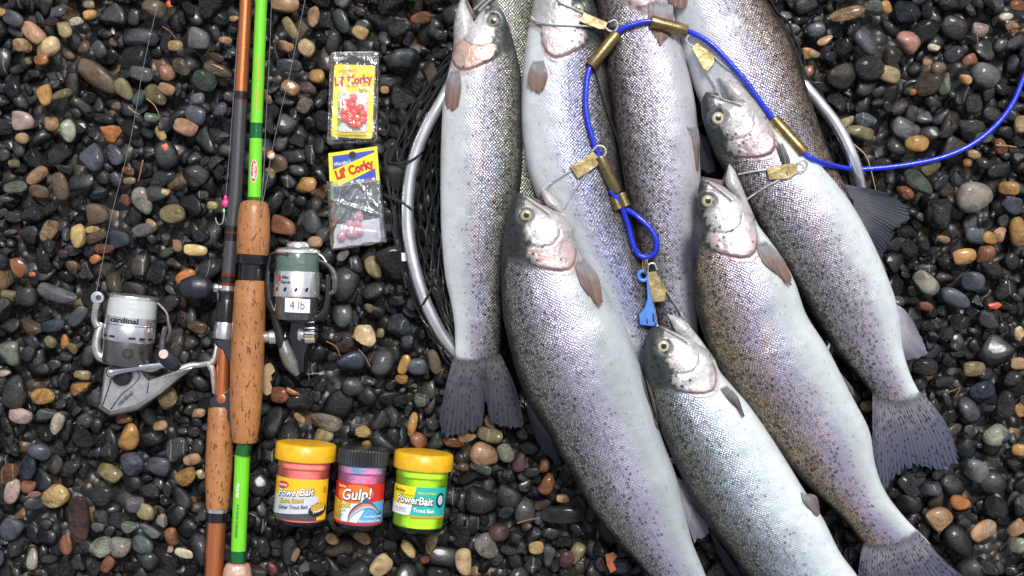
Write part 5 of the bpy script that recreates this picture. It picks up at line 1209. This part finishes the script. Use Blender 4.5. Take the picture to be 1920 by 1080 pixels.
MB().add(*flatmap(place2(text_geo('cardinal', 11, .02), 0, 0), (235, 747), math.radians(40), 43.2)).build('lettering', I_DK, reel1, smooth=False)
gl_ = MB()
for q in ([(210, 702), (204, 725), (192, 760)], [(280, 706), (278, 722), (276, 738)], [(252, 688), (262, 705), (250, 722), (228, 740), (207, 768)]): gl_.add(*poly_tube([(x, y, 42.0) for x, y in q], .9, 6))
gl_.build('seam_line', M_BLK, reel1)
# ---- black and silver reel on the green rod
reel2 = MB().add(*prism([(541, 596), (590, 598), (588, 640), (578, 668), (573, 705), (556, 700), (541, 660), (535, 630)], 8, 46, 8, 2)).build('reel', M_BLKG, rod2, sharp=30)
MB().add(*poly_tube([(507, 530, 44), (508, 560, 48), (518, 600, 50), (526, 636, 50), (530, 650, 48)], [7, 9, 9, 9, 10])).build('stem', M_BLKG, reel2)
MB().add(*poly_tube([(530, 640, 48), (538, 665, 46), (549, 688, 42), (558, 701, 36)], [10, 13, 13, 7])).build('tail_cover', simple('grey_paint', (.22, .21, .20), .3, .5, .4), reel2)
b0 = P(559, 456, 52); ax = P(555, 590, 52) - P(559, 456, 52); ax /= np.linalg.norm(ax)
MB().add(*lathe(b0, ax, [(-2, 17), (2, 21), (7, 22), (8, 19)], 36)).add(*lathe(b0, ax, [(8, 24), (10, 36), (14, 41), (18, 42), (20, 40)], 48)).build('spool_rim', M_SIL, reel2)
MB().add(*lathe(b0, ax, [(18, 38), (21, 39.5), (50, 39.5), (54, 39)], 48)).build('wound_line', M_LINE2, reel2)
MB().add(*lathe(b0, ax, [(52, 40), (54, 41.5), (98, 42), (100, 40)], 56)).build('spool_skirt', M_SIL, reel2)
MB().add(*lathe(b0, ax, [(98, 38), (100, 39), (132, 38.5), (140, 36)], 48)).build('rotor', M_GUN, reel2)
dots = MB()
for k in (-1.9, -.8, .3, 1.35): dots.add(*wrapcyl(ell_geo(k * 19, 0, 2.6, 4.4, 14, -.5), b0 + ax * 85, -ax, 42.5, 2))
dots.build('vent_slot', M_BLK, reel2, smooth=False)
MB().add(*wrapcyl(place2(text_geo('Abu', 9, .02), -16, 5), b0 + ax * 68, -ax, 42.4, 3)).add(*wrapcyl(place2(text_geo('Garcia', 7.5, .02), -15, -4), b0 + ax * 68, -ax, 42.4, 3)).build('lettering', I_BLACK, reel2, smooth=False)
MB().add(*wrapcyl(poly_geo([(-33, -3), (-26, -3), (-26, 7), (-30, 9), (-33, 4)]), b0 + ax * 67, -ax, 42.4, 3)).build('emblem', I_RED, reel2, smooth=False)
st_ = MB().add(*wrapcyl(poly_geo([(-14, -14), (33, -15), (33, 10), (-14, 12)]), b0 + ax * 112, -ax, 43.0, 3)).build('sticker', I_WHITE, reel2, smooth=False)
MB().add(*wrapcyl(place2(text_geo('4 lb', 22, -.005, 0, .85), 9, -2), b0 + ax * 112, -ax, 43.4, 3)).build('lettering', I_BLACK, st_, smooth=False)
MB().add(*poly_tube([(508, 478, 52), (503, 500, 52), (502, 540, 52), (508, 572, 52), (520, 588, 52), (545, 596, 52), (580, 598, 52), (604, 590, 52), (613, 570, 52), (617, 540, 52), (616, 515, 52)], [4, 5, 7, 8, 8, 9, 9, 8, 7, 6, 5], n=70)).build('rotor_arm', M_BLKG, reel2)
MB().add(*poly_tube([(618, 552, 56), (627, 545, 56), (629, 525, 56), (624, 508, 58), (612, 495, 62), (597, 488, 68)], [3, 6, 7, 5, 3, 2.2])).build('bail_wire', M_GUN, reel2)
MB().add(*poly_tube([(508, 478, 54), (518, 474, 74), (540, 478, 92)], [3, 2.5, 2])).build('bail_wire', M_GUN, reel2)
MB().add(*poly_tube([(573, 470, 60), (600, 478, 60), (612, 492, 60)], 1.8)).build('bail_wire', M_STEEL, reel2)
MB().add(*lathe(P(560, 627, 46), (1, 0, 0), [(0, 13), (4, 14), (5, 14), (6, 10), (10, 10)], 26)).build('cap_washer', M_SIL, reel2)
kb = MB(); prof = [(11, 16), (13, 17.5), (30, 17), (33, 13)]
V, F = lathe(P(561, 627, 46), (1, 0, 0), prof, 48)
V = [np.array(v) for v in V]; cc_ = P(561, 627, 46)
for i, vv in enumerate(V):
    if (i // 2) % 2: r = vv - cc_; vv[1:] = cc_[1:] + r[1:] * .92
kb.add(V, F).build('screw_cap', M_CHROME, reel2, sharp=20)
MB().add(*lathe(P(492, 632, 40), (1, 0, 0), [(0, 10), (12, 11), (14, 13), (26, 13), (28, 10), (44, 9)], 28)).build('shaft', M_SIL, reel2)
# handle sticking out on the far side of the two rods
ha = MB().add(*poly_tube([(500, 632, 14), (460, 625, 8), (425, 600, 6), (412, 565, 12), (409, 545, 22)], [7, 6, 5, 5, 5.5])).add(*ellipsoid(P(406, 540, 26), (11, 10, 10))).build('handle_arm', M_CHROME, reel2)
MB().add(*tube(catmull(PP([(398, 541, 28), (388, 540, 30), (370, 539, 32), (350, 542, 30), (337, 545, 26)]), 30), np.interp(np.linspace(0, 1, 30), [0, .15, .5, .85, 1], [10, 20, 24, 19, 7]), 24, True, .8)).build('handle_knob', M_RUBB, ha)

# ================================================================= BAIT JARS
def dough(name, c1_, c2_, c3, sc=.05):
    N = NT(name); v = N.mapping(N.obj(), (K * .45, K, K)); nz = N.noise(v, sc, 3, .5, 1.2).outputs[0]
    c = N.ramp(nz, [(.35, c1_), (.5, c2_), (.64, c3)])
    d = N.noise(N.mapping(N.obj(), (K, K, K)), .3, 4).outputs[0]
    return N.done(N.bsdf(c, .5, 0, .5, N.bump(d, 2 * S, .6), coat=.2))
M_CAPY = simple('yellow_cap_plastic', (.78, .42, .012), .36, 0, .15, .3); M_CAPB = simple('black_cap_plastic', (.018, .02, .022), .32, 0, .3, .6)
M_JAR = clear_plastic('jar_clear_plastic', (1, 1, 1), .0, .12, .15, .05, 1.33)
M_JARP = clear_plastic('jar_base_tint', (.75, .55, .85), .12, .10, .5, .08)
def jar(label, top, bot, rc, rb_, cap, dgh, ridged, group):
    zc = rb_ + 4
    p0 = P(*top, zc); p1 = P(*bot, zc); ax = p1 - p0; L = np.linalg.norm(ax); ax /= L
    root = thing('bait_jar', label, 'jar', (p0 + p1) / 2 * [1, 1, 0], group)
    seg = 96
    V, F = lathe(p0, ax, [(4, rc * .88), (4.6, rc * .95), (7, rc), (32, rc * 1.02), (34, rc), (34, rc * .9)], seg)
    V = np.array(V)
    for i in range(len(V)):
        lv = i // seg
        if 2 <= lv <= 3 and i % 2: c = p0 + ax * np.dot(V[i] - p0, ax); V[i] = c + (V[i] - c) * (.955 if ridged else .992)
    MB().add(V, F).build('lid', cap, root, sharp=12 if ridged else 60)
    body = MB().add(*lathe(p0, ax, [(30, rb_ * .9), (34, rb_ + 3), (44, rb_ + 3.5), (47, rb_ + 1), (50, rb_), (L - 16, rb_ - 1.5), (L - 6, rb_ - 2), (L - 2, rb_ - 4), (L, rb_ - 9)], 64)).build('jar_body', M_JAR, root, sharp=30)
    MB().add(*lathe(p0, ax, [(32, rb_ * .8), (34, rb_ - 2), (46, rb_ - 1), (50, rb_ - 1.6), (L - 10, rb_ - 3.5), (L - 8, rb_ - 8)], 64)).build('bait_dough', dgh, root)
    MB().add(*lathe(p0, ax, [(L - 7.8, rb_ - 3), (L - 6, rb_ - 3.4), (L - 3, rb_ - 6)], 64)).build('jar_base', M_JARP, root)
    return root, p0, ax, rb_
def lab(root, p0, ax, r, y, items):
    """label layers: (geometry, material, name) in label space, origin at distance y along the axis"""
    par = None
    for i, (g, m, nm) in enumerate(items):
        base = p0 + ax * y
        o = MB().add(*wrapcyl(g, base, -ax, r + .35 + .22 * i, 4)).build(nm, m, root if par is None else par, smooth=False)
        if par is None: par = o
def rect(x0, y0, x1, y1): return poly_geo([(x0, y0), (x1, y0), (x1, y1), (x0, y1)])
def T(s, size, x, y, rot=0, **k): return place2(text_geo(s, size, **k), x, y, rot)
d1 = dough('pink_orange_dough', (.95, .20, .24), (.97, .24, .20), (.95, .36, .08)); d2 = dough('pink_blue_dough', (.85, .16, .32), (.80, .25, .48), (.12, .30, .50), .03); d3 = dough('chartreuse_dough', (.44, .80, .01), (.50, .86, .015), (.56, .88, .03))
j1 = jar('pink bait jar with yellow lid, leftmost of the three jars', (575, 826), (562, 981), 55, 49, M_CAPY, d1, False, 'bait jars in a row')
rot5 = math.radians(5)
lab(*j1, 100, [(rect(-62, -38, 64, 36), I_YEL, 'label'), (poly_geo([(-62, -38), (38, -38), (40, -5), (-62, -18)]), I_DK, 'label_panel'),
   (poly_geo([(-62, -32), (30, -24), (38, -2), (38, 6), (-62, 4)]), I_SILV, 'label_panel'),
   (place2(ell_geo(0, 0, 14, 6.5), -33, 23, .05), I_RED, 'logo_oval'),
   (T('Berkley', 7, -33, 23, .05, bold=.02), I_WHITE, 'lettering'),
   (T('PowerBait', 18, -7, 10.5, rot5, bold=.075, shear=.25, sx=.92), I_BLACK, 'lettering'),
   (T('PowerBait', 18, -7.4, 11, rot5, bold=.02, shear=.25, sx=.92), I_WHITE, 'lettering'),
   (T('Extra Scent', 12, -13, -4, rot5, bold=.05, shear=.2, sx=.85), I_BLACK, 'lettering'),
   (T('Extra Scent', 12, -13.2, -3.7, rot5, bold=.005, shear=.2, sx=.85), I_LYEL, 'lettering'),
   (T('Glitter Trout Bait', 9.5, -10, -15.5, rot5, bold=.015, shear=.15, sx=.85), I_BLACK, 'lettering'),
   (ell_geo(41, -18, 20, 12, 26, .2, .05), I_BLACK, 'badge'), (ell_geo(41, -14, 16, 7.5, 26, .2), I_GOLD, 'badge'), (T('Powerful', 7, 42, -20, .25, bold=.02, shear=.2), I_WHITE, 'lettering'),
   (T('||||||', 8, 53, 18, math.pi / 2), I_BLACK, 'lettering')])
j2 = jar('pink bait jar with black lid and trout picture, middle of the three', (683, 835), (671, 988), 47, 45.5, M_CAPB, d2, True, 'bait jars in a row')
def leaping(ws, cl=((-27, -27), (-22, -14), (-12, -3), (2, 4), (16, 2), (26, -6), (32, -15))):
    c_ = catmull([(*p, 0) for p in cl], 24)[:, :2]; t_ = np.gradient(c_, axis=0); t_ /= np.linalg.norm(t_, axis=1)[:, None]; n_ = np.stack([-t_[:, 1], t_[:, 0]], 1)
    w0 = np.interp(np.linspace(0, 1, 24), np.linspace(0, 1, len(ws)), [a for a, b in ws]); w1 = np.interp(np.linspace(0, 1, 24), np.linspace(0, 1, len(ws)), [b for a, b in ws])
    return [tuple(p) for p in np.vstack([c_ + n_ * w0[:, None], (c_ + n_ * w1[:, None])[::-1]])]
TR_DK = leaping([(1, -1), (5, -4), (7, -6), (7.5, -6.5), (6, -5), (3, -2), (2, -1)]); TR_LT = leaping([(.3, -.8), (2, -3.6), (3, -5.4), (3.5, -5.8), (2.5, -4.5), (1, -2), (1, -.5)]); TR_OR = leaping([(0, 0), (2, .2), (3, -.6), (3, -.8), (2.4, 0), (.8, 0), (0, 0)])
lab(*j2, 98, [(rect(-60, -40, 60, 34), I_RED, 'label'), (poly_geo([(-60, -36), (60, -36), (60, 4), (20, 0), (-20, -4), (-60, 0)]), I_SKY, 'label_panel'),
   (poly_geo([(-30, -36), (2, -36), (22, 4), (-10, 6), (-30, 0)]), I_WHITE, 'label_panel'), (poly_geo([(-60, -36), (-34, -36), (-30, 0), (-60, 6)]), I_GOLD, 'label_panel'),
   (ell_geo(-6, 15, 36, 17, 30, .08), I_ORG, 'label_panel'),
   (ell_geo(-32, 27, 13, 5, 24), I_RED, 'logo_oval'), (T('Berkley', 6, -32, 27, 0, bold=.02), I_WHITE, 'lettering'),
   (T('Gulp!', 27, -3, 13, rot5, bold=.06, shear=.2, sx=.95), I_BLACK, 'lettering'), (T('Gulp!', 27, -3.5, 13.6, rot5, bold=.022, shear=.2, sx=.95), I_WHITE, 'lettering'),
   (T('Trout', 15, -27, -6, rot5, bold=.05, shear=.1, sx=.8), I_BLACK, 'lettering'), (T('Trout', 15, -27.3, -5.6, rot5, bold=.015, shear=.1, sx=.8), I_LYEL, 'lettering'), (T('Dough', 8, -30, -16, rot5, bold=.02), I_LIME, 'lettering'),
   (place2(poly_geo(TR_DK), 13, -8), I_NAVY, 'trout_picture'), (place2(poly_geo(TR_LT), 13, -8), I_SKYL, 'trout_picture'), (place2(poly_geo(TR_OR), 13, -8), I_ORG, 'trout_picture'), (poly_geo([(42, -20), (53, -33), (50, -18), (55, -14), (44, -17)]), I_NAVY, 'trout_picture'), (poly_geo([(8, 3), (16, 12), (22, 3)]), I_NAVY, 'trout_picture'),
   (T('Fortified with', 6.5, 33, -24, .03, bold=.015), I_WHITE, 'lettering'), (T('Earth Scent for Trout', 6, 27, -32, .03, bold=.015, sx=.8), I_WHITE, 'lettering'), (T('More Scent\nBetter', 4.5, -36, -26), I_BLACK, 'lettering')])
j3 = jar('lime green bait jar with yellow lid, rightmost of the three jars', (796, 843), (782, 993), 54, 49, M_CAPY, d3, False, 'bait jars in a row')
lab(*j3, 90, [(rect(-50, -24, 62, 28), I_TEAL, 'label'), (poly_geo([(-62, -6), (-12, -6), (-5, 28), (-62, 28)]), I_LYEL, 'label_panel'), (poly_geo([(-62, -24), (-14, -24), (-10, -5), (-62, -5)]), I_WHITE, 'label_panel'),
   (rect(-12, -27, 60, -23), I_GOLD, 'label_panel'), (T('Berkley', 8.5, -40, 19, 0, bold=.02), I_BLACK, 'lettering'), (T('The Natural Scent', 4.5, -26, 12), I_BLACK, 'lettering'), (T('Natural Flavor', 6, 16, 18, 0, bold=.01), I_LYEL, 'lettering'),
   (T('PowerBait', 20, -8, 3, -.03, bold=.08, sx=.86), I_BLACK, 'lettering'), (T('PowerBait', 20, -8.3, 3.5, -.03, bold=.025, sx=.86), I_WHITE, 'lettering'),
   (T('Trout Bait', 9.5, 12, -14, -.03, bold=.03), I_WHITE, 'lettering'), (T('NET WEIGHT\n1.75 OZ  50 g', 4.5, -34, -15), I_DK, 'lettering'),
   (ell_geo(44, 6, 9.5, 13, 28, 0, .08), I_BLACK, 'badge'), (ell_geo(44, 6, 6, 9, 20), I_SILV, 'badge')])

# ================================================================= PACKETS
M_CLAM = clear_plastic('clamshell_plastic', (.98, .985, .99), .16, .06, .7, .05, 1.45, .03)
M_BAG = clear_plastic('bag_plastic', (.97, .975, .98), .75, .2, .6, .03, 1.55, .08)
pk1 = thing('lure_packet', 'clear blister pack of red beads on a yellow card', 'packet', P(662, 185, 0), 'lure packets')
def rquad(c, n=5, r=6):
    c = [np.array(p, float) for p in c]; out = []
    for i in range(4):
        a, b, d = c[i - 1], c[i], c[(i + 1) % 4]
        p0 = b + (a - b) / np.linalg.norm(a - b) * r; p1 = b + (d - b) / np.linalg.norm(d - b) * r
        for t in np.linspace(0, 1, n): out.append(tuple((1 - t) ** 2 * p0 + 2 * t * (1 - t) * b + t * t * p1))
    return out
MB().add(*prism(rquad([(627, 120), (703, 123), (698, 261), (621, 256)]), 17, 18.2, .2)).build('card', I_LYEL, pk1)
card = pk1
MB().add(*prism(rquad([(636, 174), (690, 175), (688, 248), (634, 247)], r=1.5), 18.3, 18.6, .05)).build('window_print', I_WHITE, card)
# clamshell: flange + raised blister as open shell
def shell(outer, zs, mat, name, par):
    mb_ = MB(); V = []; F = []; n = len(outer[0])
    for pts, z in zip(outer, zs): V += [P(p[0], p[1], z) for p in pts]
    for k in range(len(outer) - 1):
        for i in range(n): j = (i + 1) % n; F.append([k * n + i, k * n + j, (k + 1) * n + j, (k + 1) * n + i])
    F.append([(len(outer) - 1) * n + i for i in range(n)])
    return mb_.add(V, F).build(name, mat, par, sharp=25)
def inset(q, d):
    c = np.mean(q, 0); return [tuple(np.array(p) + (c - np.array(p)) / np.linalg.norm(c - np.array(p)) * d) for p in q]
O1 = [(620.5, 100), (710, 98.5), (706.5, 266), (614, 270)]
q1 = rquad(O1, r=8)
shell([q1, rquad(inset(O1, 3), r=7), rquad(inset(O1, 7), r=6), rquad(inset(O1, 10), r=6)], [12, 13, 21, 22.5], M_CLAM, 'blister_shell', pk1)
O2 = [(633, 172), (693, 173), (690, 250), (631, 249)]
shell([rquad(O2, r=8), rquad(inset(O2, 3), r=8), rquad(inset(O2, 9), r=8)], [22.6, 33, 36], M_CLAM, 'blister_dome', pk1)
shell([rquad(inset(O1, -3), r=9), rquad(inset(O1, 0), r=8), rquad(inset(O1, 2), r=8)], [9, 11, 10], M_CLAM, 'back_shell', pk1)
MB().add(*prism([(636, 113), (648, 112), (655, 107), (662, 104), (670, 107), (676, 112), (692, 113), (692, 117), (637, 117)], 22.6, 23.2, .1)).build('hang_slot', simple('slot_dark_brown', (.03, .022, .018), .5), pk1)  # dark brown piece in the outline of the slot
for (x, y, s_, tx, m_, sh, r_) in ((650, 133, 9, "Worden's", I_ORG, .5, 4), (653, 141, 9, 'Original', I_ORG, .5, 4), (662, 151, 22, "Lil' Corky", I_RED, 0, 5), (664, 161, 9, 'Drift Bobbers', I_ORG, 0, 3), (681, 166, 6.5, 'Size 12', I_DK, 0, 3), (681, 171, 6, '8 Pack', I_DK, 0, 3)):
    g = text_geo(tx, s_, .05 if s_ > 15 else .015, sh, .80 if s_ > 15 else .9)
    MB().add(*flatmap(g, (x, y), math.radians(r_), 22.9 if False else 18.8)).build('lettering', m_, card, smooth=False)
M_RBEAD = simple('red_bead', (.90, .085, .05), .3, 0, .5)
for x, y in ((662, 183), (648, 193), (660, 198), (651, 207), (664, 211), (675, 203), (681, 213), (645, 221), (655, 226), (668, 224), (680, 224), (662, 233), (671, 233), (647, 209), (658, 218)):
    MB().add(*ellipsoid(P(x + rng.uniform(-1, 1), y, 25), (8.0, 7.8, 6.5))).build('bead', M_RBEAD, pk1)

pk2 = thing('lure_bag', 'small plastic bag of pink beads under a yellow and blue card', 'packet', P(668, 375, 0), 'lure packets')
hc_ = [(615.5, 287.5), (707, 274), (712, 338.5), (618.5, 351.7)]
MB().add(*prism(hc_, 20, 22, .3)).build('header_card', I_LYEL, pk2)
def bil(c, u, v): c = [np.array(q) for q in c]; return tuple((c[0] * (1 - u) + c[1] * u) * (1 - v) + (c[3] * (1 - u) + c[2] * u) * v)
def bq(*uv): return [bil(hc_, a, b) for a, b in uv]
MB().add(*prism(bq((.08, .10), (.94, .10), (.94, .16), (.08, .50)), 22.1, 22.5, .05)).add(*prism(bq((.93, .62), (.93, .98), (.22, .98)), 22.1, 22.5, .05)).build('card_print', I_BLUE, pk2)
MB().add(*lathe(P(661, 290.5, 22.2), (0, 0, 1), [(0, 7), (.6, 6.8)], 22)).build('hang_hole', I_BLACK, pk2)
MB().add(*flatmap(text_geo("Worden's", 10, .01, .4, .8), (641, 306), math.radians(11), 22.9)).build('lettering', I_WHITE, pk2, smooth=False)
MB().add(*flatmap(text_geo("Lil' Corky", 23, .055, 0, .80), (664, 318), math.radians(19), 22.9)).build('lettering', I_RED, pk2, smooth=False)
wb = MB()
for k, x in enumerate((660, 670, 680, 700)): wb.add(*flatmap(rect(-2.5, -2.2, 2.5, 2.2), (x, 341 - (x - 660) * .14), math.radians(8), 22.9))
wb.build('size_boxes', I_WHITE, pk2, smooth=False); MB().add(*flatmap(rect(-1.5, -3, 1.5, 3), (690, 336.5), math.radians(-20), 23)).build('size_mark', I_RED, pk2, smooth=False)
N = NT('insert_paper'); v = N.mapping(N.obj(), (K, K, K)); M_INS = N.done(N.bsdf(N.mix(N.maprange(N.noise(v, .04, 4, .6, 1).outputs[0], .45, .65), (.72, .70, .76), (.50, .50, .62)), .5))
MB().add(*prism([(628.7, 421), (711, 409), (715, 454), (622.6, 467)], 12, 13.2, .2)).build('insert', M_INS, pk2)
M_PBEAD = simple('pink_bead', (.98, .34, .46), .25, 0, .6, 0, .2, .5, .35)
for x, y in ((672.5, 404.7), (655, 421), (669.5, 421), (674, 433), (658, 437), (640, 443), (651, 430), (665, 437)):
    b = MB().add(*ellipsoid(P(x, y, 20), (8.8, 8.8, 8))).build('bead', M_PBEAD, pk2)
frng = np.random.default_rng(4); folds = [(math.cos(t), math.sin(t), frng.uniform(.1, 1.0) * (1 if math.cos(t) + math.sin(t) > 0 else -1) * .8, frng.uniform(.012, .03), frng.uniform(-2.5, 4.0)) for t in frng.uniform(-.9, 2.2, 16)]
bag = MB(); nu, nv = 60, 70; V = []; F = []
cb = [(611.5, 318), (713.5, 337), (725.5, 455), (620.6, 470)]
cb[0] = (612, 350); 
for j in range(nv):
    for i in range(nu):
        u, vv = i / (nu - 1), j / (nv - 1); q = bil([(612, 340), (713.5, 334), (725.5, 455), (620.6, 470)], u, vv)
        e = min(u, 1 - u, 1 - vv) ; z = 14 + 17 * min(1, e * 5) ** .6
        w_ = min(1, e * 5)
        for (fa, fb_, fc, fw, fh) in folds: z += fh * math.exp(-((fa * u + fb_ * vv - fc) / fw) ** 2) * w_
        z += 1.6 * math.sin(u * 5 + vv * 3.3 + 1.5 * math.sin(vv * 4)) * w_
        V.append(P(q[0], q[1], z))
for j in range(nv - 1):
    for i in range(nu - 1): a = j * nu + i; F.append([a, a + 1, a + nu + 1, a + nu])
bag.add(V, F).build('bag', M_BAG, pk2, sharp=0)

# ================================================================= LINE RIGS, TWIGS, LEAF
M_MONO = simple('monofilament', (.26, .27, .28), .25, 0, .5)
def line_path(pts, n=60): return catmull(PP(pts), n)
rg = thing('line_rig', 'fishing line with pink bead and small hook beside the copper rod', 'fishing line', P(423, 375, 0), 'fishing line rigs')
MB().add(*tube(line_path([(452, -10, 30), (446, 60, 26), (438, 180, 24), (430, 290, 22), (423, 372, 22)]), .4, 6)).build('line', M_MONO, rg)
MB().add(*ellipsoid(P(423, 381, 22), (7, 8.5, 7))).add(*ellipsoid(P(423, 371, 22), (3.5, 5, 3.5))).build('bead', simple('hot_pink', (.9, .05, .25), .3, 0, .5), rg)
MB().add(*ellipsoid(P(420, 395, 22), (2.4, 4, 2.4))).build('small_bead', simple('pale_green', (.4, .8, .35), .3, 0, .4), rg)
MB().add(*tube(line_path([(421, 398, 22), (419, 408, 22), (417, 418, 22), (411, 421, 20), (406, 416, 18), (404, 408, 18)]), 1.0, 8)).add(*tube(line_path([(420, 400, 22), (423, 412, 18), (427, 420, 16), (431, 412, 14)]), .8, 6)).build('hook', M_STEEL, rg)
rg = thing('line_rig', 'fishing line with orange and white bead right of the green rod', 'fishing line', P(508, 290, 0), 'fishing line rigs')
MB().add(*tube(line_path([(574, -10, 30), (545, 130, 26), (525, 215, 24), (509, 288, 22), (500, 340, 40), (489, 398, 82)]), .4, 6)).add(*tube(line_path([(509, 0, 30), (506, 90, 28), (499, 220, 40), (494, 330, 60), (490, 390, 80)]), .36, 6)).build('line', M_MONO, rg)
N = NT('float_bead'); s_ = N.n('SeparateXYZ'); N.l(N.obj(), s_.inputs[0]); N.l(N.mapping(N.obj(), (K, K, K)), s_.inputs[0])
mfb = N.done(N.bsdf(N.mix(N.math('GREATER_THAN', N.math('ADD', s_.outputs[1], N.math('MULTIPLY', s_.outputs[0], -.5)), 1.0), (.75, .70, .68), (.9, .2, .03)), .3, 0, .5, None, .4))
MB().add(*ellipsoid(P(508, 291, 24), (7.5, 8.5, 7.5))).build('bead', mfb, rg)
tag(MB().add(*tube(line_path([(300, -10, 18), (270, 120, 14), (245, 260, 12), (210, 400, 16), (190, 500, 30), (178, 560, 72)]), .36, 6)).build('loose_line', M_MONO), 'thin clear line running down over gravel to the silver reel', 'fishing line')
M_TWIG = simple('dry_needle', (.24, .11, .05), .6); M_TWIG2 = simple('pale_straw', (.38, .26, .14), .55)
tw = [([(268, 300), (264, 320), (259, 340)], 1.8, 'short dry twig standing between dark stones left of the copper rod'), ([(240, 200), (252, 210), (262, 215)], 1.2, 'fine pale needle on stones high on the left'),
      ([(578, 660), (576, 685), (580, 712)], 1.0, 'dry needle below the black reel pointing down'), ([(576, 703), (590, 700), (610, 701)], 1.0, 'pale needle lying sideways below the black reel'),
      ([(612, 640), (630, 650), (638, 668)], 1.3, 'bent brown needle right of the black reel'), ([(672, 655), (684, 668), (694, 688)], 1.2, 'dry stem below the round cream pebble'),
      ([(970, 981), (990, 975), (1013, 971)], 1.6, 'reddish pine needle on gravel left of the big trout'), ([(1600, 270), (1622, 290), (1632, 315), (1643, 360)], 1.4, 'long curved straw crossing under the blue cord'),
      ([(1868, 272), (1888, 273), (1906, 276)], 1.3, 'straight straw on gravel near the right edge'), ([(1832, 62), (1833, 75), (1834, 86)], 1.0, 'tiny red brown needle on an upright grey stone'),
      ([(1780, 735), (1800, 728), (1790, 745)], 1.0, 'tiny bent needle by the rightmost tail fin'), ([(275, 185), (290, 198), (298, 215)], 1.0, 'thin straw curved over a pale stone on the left'),
      ([(305, 50), (318, 58), (330, 72)], 1.0, 'thin red brown stem near the top left'), ([(655, 790), (670, 797), (690, 792)], .9, 'small rusty needle above the black jar lid')]
for pts, r, lb in tw:
    o = MB().add(*tube(line_path([(x, y, 12 + 3 * math.sin(i)) for i, (x, y) in enumerate(pts)], 16), [r * (1 - .5 * k / 15) for k in range(16)], 6)).build('twig', M_TWIG2 if 'straw' in lb or 'pale' in lb else M_TWIG)
    tag(o, lb, 'twig', 'twigs and needles on the gravel')
lf = [(498, 683), (506, 680), (512, 686), (516, 696), (508, 702), (510, 712), (506, 716), (510, 726), (508, 738), (500, 742), (494, 738), (492, 726), (488, 716), (492, 706), (488, 696)]
tag(MB().add(*prism(lf, 12, 14, .6, 2)).build('leaf', simple('dry_leaf', (.34, .24, .13), .6, 0, 0, 1.0)), 'pale dry lobed leaf beside the lower cork grip', 'leaf')
def leafbit(pts, lb, col, nm): tag(MB().add(*prism(pts, 8, 10, .5, 1.5)).build('leaf_scrap', simple(nm, col, .5, 0, .2)), lb, 'leaf', 'leaf scraps')
leafbit([(312, 2), (318, 0), (320, 8), (324, 12), (316, 14), (311, 9)], 'bright orange red scrap at the top left edge', (.5, .08, .03), 'scrap_red')
leafbit([(302, 272), (312, 268), (316, 276), (310, 284), (303, 280)], 'orange scrap between dark stones, upper left', (.55, .14, .06), 'scrap_orange')
leafbit([(1852, 570), (1872, 566), (1880, 572), (1870, 580), (1856, 578)], 'red leaf scrap on gravel at the right', (.45, .05, .02), 'scrap_red2')
leafbit([(538, 725), (558, 735), (565, 742), (545, 740), (537, 734)], 'brown leaf scrap beside the square rusty stone', (.22, .08, .03), 'scrap_brown')
for (pts, lb) in (([(1135, 1040), (1150, 1035), (1158, 1042), (1150, 1055), (1156, 1068), (1145, 1075), (1138, 1060)], 'curled rusty leaf scrap at the bottom by the big trout'),):
    leafbit(pts, lb, (.34, .10, .035), 'scrap_rust')
